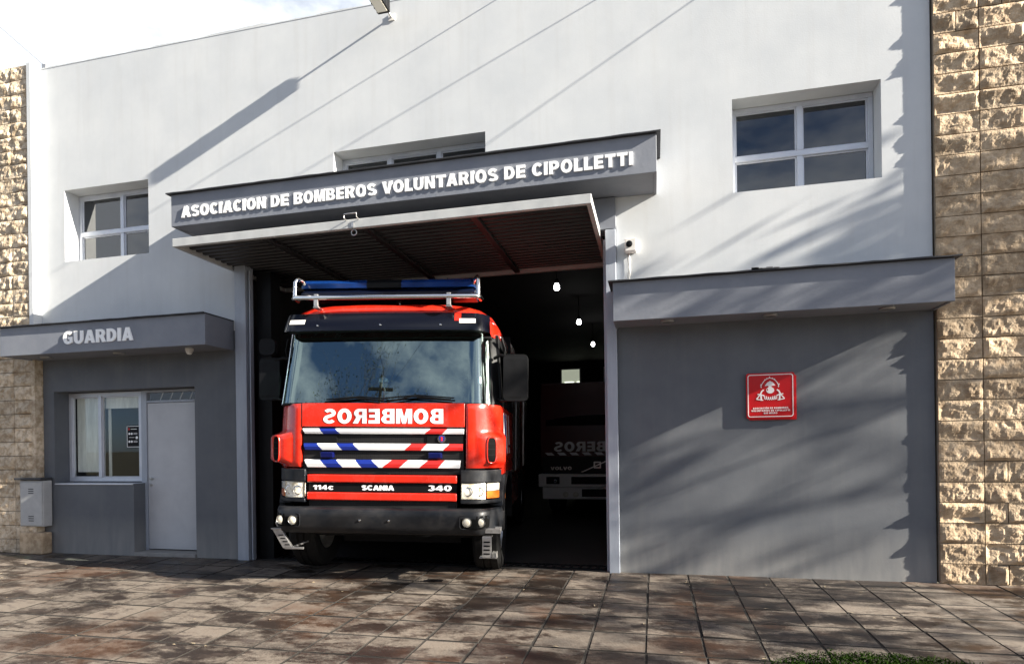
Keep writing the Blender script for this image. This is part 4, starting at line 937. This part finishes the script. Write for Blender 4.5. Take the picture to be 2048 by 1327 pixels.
# side: windows, fender, door handle, stripes, mirrors
for s_ in (-1, 1):
    X = lambda z, o: s_ * (1.215 - .055 * (z - 1.87) / .78 + o)
    mb = MB(); zz = (1.95, 2.55); yy = (.56, 1.35)
    mb.add([(X(zz[0], .004), yy[0], zz[0]), (X(zz[0], .004), yy[1], zz[0]), (X(zz[1], .004), yy[1], zz[1]), (X(zz[1], .004), yy[0] + .06, zz[1])], [(0, 1, 2, 3)]); mb.build('side_window', g_side, TK)
    # wheel-arch fender
    outer = [(.20, .80), (.30, 1.12)] + [(1.55, 1.12), (1.55, .62), (1.50, .58)] + arc(.93, .55, .57, .57, 2, 150, 14)
    MB().prism(outer, [], lambda u, v, d: (s_ * d, u + .12, v), 1.10, 1.235).build('fender', m_bump, TK, bevel=.01)
    MB().prism(arc(.93, .55, .62, .60, 0, 160, 16) + arc(.93, .55, .575, .555, 160, 0, 16), [], lambda u, v, d: (s_ * d, u + .0, v), 1.10, 1.25).build('arch_lip', m_black, TK)
    MB().box(min(s_ * 1.225, s_ * 1.25), max(s_ * 1.225, s_ * 1.25), 1.20, 1.36, 1.42, 1.45).build('door_handle', m_black, TK, bevel=.006)
    # striping on the door
    mb = MB()
    for k, mi in enumerate((0, 1, 0, 2, 0)):
        y0 = .47 + k * .16; xo = 1.2245; 
        mb.add([(s_ * xo, y0, 1.80), (s_ * xo, y0 + .08, 1.80), (s_ * (xo + .001), y0 + .30, 1.35), (s_ * (xo + .001), y0 + .18, 1.35)], [(0, 1, 2, 3)], mi)
    mb.build('door_stripe', [m_twhite, m_tblue, m_tred], TK)
    MB().box(min(s_ * 1.236, s_ * 1.246), max(s_ * 1.236, s_ * 1.246), .50, .56, .86, .92).build('side_marker', m_orange, TK, bevel=.004)
    # mirrors
    mr = sub('mirror', TK)
    w0, w1, wz0, wz1 = (1.235, 1.50, 1.92, 2.42) if s_ > 0 else (1.25, 1.49, 1.93, 2.40)
    xa, xb = sorted((s_ * w0, s_ * w1)); yb = .30 if s_ > 0 else .32
    mb = MB(); mb.prism(rrect(xa, xb, wz0, wz1, .05, 6), [], lambda u, v, d: (u, yb + d + .02 * ((u - s_ * w0) / (s_ * (w1 - w0))) ** 2 + .02 * math.cos((v - wz0) / (wz1 - wz0) * math.pi * 2), v), 0, .11); mb.build('housing', m_black, mr, bevel=.02)
    mb = MB(); mb.tube([(s_ * 1.13, .42, wz1 - .03), (s_ * 1.2, .33, wz1 - .01), (s_ * 1.32, .36, wz1 - .03)], .018, 8); mb.tube([(s_ * 1.15, .42, wz0 + .02), (s_ * 1.22, .33, wz0), (s_ * 1.34, .36, wz0 + .02)], .016, 8); mb.build('arm', m_black, mr, smooth=60)
    MB().box(xa + .02, xb - .02, yb + .135, yb + .14, wz0 + .03, wz1 - .03).build('mirror_glass', m_chrome, mr)
    if s_ < 0:
        mb = MB(); mb.prism(rrect(-1.46, -1.28, 2.42, 2.60, .06, 6), [], lambda u, v, d: (u, .28 + d + .06 * abs(u + 1.37), v), 0, .08); mb.build('wide_angle_housing', m_black, mr, bevel=.02)
# grab handles by the right pillar
for s_ in (1, -1):
    mb = MB(); mb.tube([(s_ * 1.21, .52, 1.95), (s_ * 1.25, .50, 1.92), (s_ * 1.27, .50, 1.90)], .014, 8); mb.build('grab_rail', m_black, TK, smooth=60); mb = MB(); mb.tube([(s_ * 1.20, .45, 2.62), (s_ * 1.24, .48, 2.50), (s_ * 1.22, .50, 2.38)], .012, 8); mb.build('grab_rail', m_black, TK, smooth=60)
# crew/pump body behind the cab, inside the dark garage
bd2 = MB().box(-1.16, 1.16, 2.08, 6.6, .95, 2.92).build('body', m_red, TK, bevel=.04)
for s_ in (-1, 1):
    for y in (2.25, 3.35, 5.55):
        mb = MB(); mb.box(min(s_ * 1.161, s_ * 1.17), max(s_ * 1.161, s_ * 1.17), y, y + .95, 1.05, 2.6)
        for k in range(20): mb.box(min(s_ * 1.1705, s_ * 1.176), max(s_ * 1.1705, s_ * 1.176), y + .03, y + .92, 1.08 + k * .075, 1.13 + k * .075)
        mb.build('roller_shutter', m_steel, bd2)
    MB().box(min(s_ * 1.05, s_ * 1.15), max(s_ * 1.05, s_ * 1.15), 2.1, 4.2, .55, .94).build('side_skirt', m_red, bd2); MB().box(min(s_ * 1.05, s_ * 1.15), max(s_ * 1.05, s_ * 1.15), 5.6, 6.55, .55, .94).build('side_skirt', m_red, bd2)

# ================================================================== SECOND TRUCK, in the dark garage
T2 = empty('fire_truck', (-1.08, 5.0, 0), 'older fire truck with pale bumper and slanted emblem parked in the dark garage', 'fire truck')
mb = MB()
mb.sheet(lambda u, v: (-1.13 + 2.26 * u, .03 + .05 * (2 * u - 1) ** 2 + max(0, v - .45) * .25, 1.12 + 1.5 * v), 10, 8, 0)
mb.box(-1.13, 1.13, .16, 2.0, 1.0, 1.3); mb.sheet(lambda u, v: (-1.13, .1 + .12 * v + 1.9 * u, 1.12 + 1.5 * v), 2, 4); mb.sheet(lambda u, v: (1.13, .1 + .12 * v + 1.9 * u, 1.12 + 1.5 * v), 2, 4); mb.box(-1.13, 1.13, .24, 2.0, 2.615, 2.66)
m_red_shaded = mat('red_paint_shaded', (.06, .006, .005), .4, c2=(.045, .005, .0045), nscale=2)  # truck red darkened, the garage's gloom put into its colour
c2 = mb.build('cab_body', m_red_shaded, T2, smooth=30)
MB().sheet(lambda u, v: (-1.02 + 2.04 * u, -.02 + .05 * (2 * u - 1) ** 2 + .03 + .195 * v, 1.80 + .72 * v), 10, 4, 0).build('windscreen', m_visor, T2, smooth=60)
mb = MB(); text(mb, 'BOMBEROS', lambda u, v, d: (-.85 + u, .005 + d, 1.29 + v), 0, .006, width=1.7, height=.19, gap=.1, mirror=True); mb.build('lettering', m_twhite, c2)
mb = MB(); 
for k in range(9):
    x = -1.10 + k * .245; mb.add([(x + .06, .0 + .035 * (x / 1.1) ** 2, 1.27), (x + .20, .0 + .035 * (x / 1.1) ** 2, 1.27), (x + .26, .0 + .035 * ((x + .1) / 1.1) ** 2, 1.215), (x + .12, .0 + .035 * ((x + .1) / 1.1) ** 2, 1.215)], [(0, 1, 2, 3)], k % 2 * 0)
mb.build('warning_stripe', m_twhite, c2)
g2 = MB().box(-1.08, 1.08, .0, .12, .86, 1.19).build('grille', m_mesh, T2)
mb = MB(); mb.prism([(-.33, .885), (-.28, .885), (.36, 1.17), (.31, 1.17)], [], lambda u, v, d: (u, d, v), -.012, -.001); mb.prism(rrect(-.07, .07, .96, 1.09, .01), [rrect(-.045, .045, .985, 1.065, .01)], lambda u, v, d: (u, d, v), -.022, -.013); mb.build('emblem', m_steel, g2)
mb = MB(); text(mb, 'VOLVO', lambda u, v, d: (-.92 + u, d, .93 + v), -.008, -.001, width=.42, height=.065, gap=.12); mb.build('lettering', m_steel, g2)
bp2 = MB().box(-1.15, 1.15, -.10, .4, .60, .855).box(-1.08, 1.08, -.06, .4, .36, .597).build('bumper', m_whitep, T2, bevel=.02)
MB().box(-.5, .5, -.106, -.101, .655, .80).box(-.30, .30, -.064, -.061, .41, .56).build('bumper_slot', m_black, bp2)
mb = MB()
for s_ in (-1, 1):
    MB().box(s_ * .86 - .13, s_ * .86 + .13, -.112, -.101, .66, .80).build('headlight', m_black, T2)
    MB().lathe([(0, -.03), (.03, -.02), (.045, 0)], (s_ * .82, -.113, .72), 'y', 14).build('headlight_lens', m_chrome, T2)
    for xx in (.42, .62): mb.lathe([(0, -.02), (.04, -.015), (.055, 0)], (s_ * xx, -.061, .45), 'y', 14)
    t = MB().lathe([(.28, -.12), (.44, -.14), (.48, -.10), (.48, .10), (.44, .14), (.28, .12)], (s_ * .95, 1.1, .48), 'x', 28, closed=True).build('wheel', m_rubber, T2, smooth=40)
mb.build('fog_lamp', m_clear, bp2, smooth=40)
MB().box(-1.15, 1.15, 2.1, 6.0, .8, 2.55).build('body', m_red_shaded, T2, bevel=.03)

# ================================================================== STREET: trees, pole and wires opposite (they shade and mirror)
def grow(mt, mc_, p, d, ln, r, depth, rnd, leaves, maxd, lsz, spr=(.35, .85)):
    pts = [p]; rs = [r]; n = 4; dd = d.copy()
    for k in range(n):
        dd = (dd + Vector((rnd.gauss(0, .09), rnd.gauss(0, .09), rnd.gauss(.02, .05)))).normalized(); pts.append(pts[-1] + dd * ln / n); rs.append(r * (1 - .38 * (k + 1) / n))
    (mt if depth <= 1 else mc_).tube(pts, rs, 7 if depth < 2 else 4, 0, caps=False)
    if depth >= maxd:
        for k in range(leaves):
            q = pts[rnd.randrange(1, len(pts))] + Vector((rnd.gauss(0, .09), rnd.gauss(0, .09), rnd.gauss(0, .09))); a_ = Vector((rnd.gauss(0, 1), rnd.gauss(0, 1), rnd.gauss(0, 1))).normalized(); b_ = a_.orthogonal().normalized()
            mc_.add([q - a_ * lsz, q + b_ * lsz * .45, q + a_ * lsz, q - b_ * lsz * .45], [(0, 1, 2, 3)], 1)
        return
    nb = rnd.choice((3, 3, 4)) if depth else 5
    for k in range(nb):
        az = rnd.uniform(0, 6.283); sp = rnd.uniform(*spr); o1 = dd.orthogonal().normalized(); o2 = dd.cross(o1)
        nd = (dd * math.cos(sp) + (o1 * math.cos(az) + o2 * math.sin(az)) * math.sin(sp)); nd = (nd + Vector((0, 0, .12))).normalized()
        q = pts[-1] if k < 2 else pts[rnd.choice((2, 3))]
        grow(mt, mc_, q, nd, ln * rnd.uniform(.62, .82), rs[-1] * rnd.uniform(.6, .8), depth + 1, rnd, leaves, maxd, lsz, spr)
def make_tree(loc, label, seed, trunk=3.2, r=.17, leaves=3, maxd=5, lsz=.06, group=None, spr=(.35, .85)):
    rnd = random.Random(seed); mt, mc_ = MB(), MB()
    grow(mt, mc_, Vector((0, 0, -.2)), Vector((rnd.gauss(0, .03), rnd.gauss(0, .03), 1)), trunk, r, 0, rnd, leaves, maxd, lsz, spr)
    t = empty('street_tree', loc, label, 'tree', group); mt.build('trunk', m_bark, t, smooth=60, recalc=False); mc_.build('crown', [m_bark, m_leaf], t, recalc=False); return t
make_tree((13.0, -1.75, gz(-1.75)), 'tall sparse street tree on the pavement beyond the right stone wall', 9, trunk=3.4, r=.17, leaves=9, maxd=4, lsz=.11, spr=(.3, .75))
make_tree((-7.5, -19.0, -.43), 'bare spreading tree across the road, left of the pole', 12, trunk=5.0, r=.26, leaves=2, maxd=5)
make_tree((-2.2, -20.5, -.43), 'leafy tree across the road, right of the pole', 14, trunk=4.2, r=.24, leaves=7, maxd=5, lsz=.09)
make_tree((-13.5, -18.5, -.43), 'bare tree across the road, farthest left', 17, trunk=3.2, r=.19, leaves=2, maxd=5)
up_ = empty('utility_pole', (-5.6, -18.3, -.43), 'wooden utility pole with crossarm across the road', 'pole')
MB().tube([(0, 0, 0), (0, 0, 12.6)], [.14, .10], 12).build('shaft', m_bark, up_, smooth=60); MB().box(-.9, .9, -.05, .05, 11.9, 12.02).build('crossarm', m_bark, up_)
def wire(a_, b_, sag, r_, label):
    a_, b_ = Vector(a_), Vector(b_); pts = [a_.lerp(b_, k / 24) - Vector((0, 0, sag * 4 * (k / 24) * (1 - k / 24))) for k in range(25)]
    tag(MB().tube(pts, r_, 5).build('overhead_wire', m_black), label, 'wire', 'overhead wires')
wire((-30, -18.3, 11.4), (26, -18.3, 11.4), 1.1, .02, 'upper street wire running along the far side of the road')
wire((-30, -18.2, 9.0), (26, -18.2, 9.6), .8, .035, 'thick cable slung along the far side of the road')
wire((-5.6, -18.2, 11.6), (-.6, .14, 7.0), .5, .006, 'service wire crossing the road to the middle of the roof')
wire((-5.0, -18.2, 11.6), (1.2, .14, 7.05), .5, .006, 'service wire crossing the road to the roof above the right window')
wire((14.0, -9.0, 8.6), (2.0, .14, 7.1), .3, .006, 'service wire coming from the right to the roof corner')

def house(name_label, x0, x1, hgt, wall_m, gable):  # unseen houses added opposite to block low sky and darken the garage
    t = empty('house', ((x0 + x1) / 2, -25, -.43), name_label, 'house'); w_ = (x1 - x0) / 2
    MB().box(-w_, w_, -8, 0, 0, hgt).build('wall', wall_m, t)
    mb = MB()
    if gable: mb.add([(-w_ - .3, -8.3, hgt), (w_ + .3, -8.3, hgt), (w_ + .3, .3, hgt), (-w_ - .3, .3, hgt), (-w_ - .3, -4, hgt + 1.8), (w_ + .3, -4, hgt + 1.8)], [(0, 1, 5, 4), (2, 3, 4, 5), (0, 4, 3), (1, 2, 5), (0, 3, 2, 1)])
    else: mb.box(-w_ - .15, w_ + .15, -8.15, .15, hgt + .002, hgt + .35)
    mb.build('roof', m_roof, t)
    MB().box(-.5, .5, .002, .05, 0, 2.1).build('door', m_black, t)
    for x in (-w_ * .6, w_ * .6):
        f_ = MB().box(x - .8, x + .8, .002, .06, .95, 2.2).build('window', m_alu, t); MB().box(x - .72, x + .72, .061, .065, 1.02, 2.12).build('pane', m_visor, f_)
m_roof = mat('roof_tile', (.13, .06, .04), .85, c2=(.09, .05, .035), nscale=5)
m_h1 = mat('cream_render', (.30, .27, .22), .85, c2=(.26, .235, .19), nscale=2); m_h2 = mat('brick_render', (.17, .09, .065), .85, c2=(.13, .07, .05), nscale=4); m_h3 = mat('grey_render', (.22, .22, .21), .85, c2=(.18, .18, .17), nscale=2)
house('unseen low cream house with tiled gable added across the road, behind the pole', -12, -1, 3.6, m_h1, True)
house('unseen two storey brick house with flat roof added across the road', 0, 10, 6.4, m_h2, False)
house('unseen grey flat roofed house added across the road at far left', -24, -13, 5.6, m_h3, False)
house('unseen cream two storey house added across the road at far right', 11.5, 23, 6.2, m_h1, False)

rnd = random.Random(23); mb = MB()
for k in range(150):
    x = rnd.uniform(-9, 4.5); y = -abs(rnd.gauss(0, .25)) - .03 if k < 60 else rnd.uniform(-4.2, -.1)
    if -4.2 < x < -.4 and y > -.6: continue
    a_ = rnd.uniform(0, 6.28); q = rnd.uniform(.012, .03); z = gz(y) + .004; c, d = math.cos(a_) * q, math.sin(a_) * q
    mb.add([(x - c, y - d, z), (x + d * .45, y - c * .45, z + rnd.uniform(.001, .008)), (x + c, y + d, z + rnd.uniform(0, .006)), (x - d * .45, y + c * .45, z + rnd.uniform(.001, .008))], [(0, 1, 2, 3)])
tag(mb.build('leaf_litter', mat('dry_leaf', (.20, .15, .09), .8, c2=(.32, .27, .19), nscale=6), recalc=False), 'scattered dry leaves and scraps on the paving', 'leaves', kind='stuff')
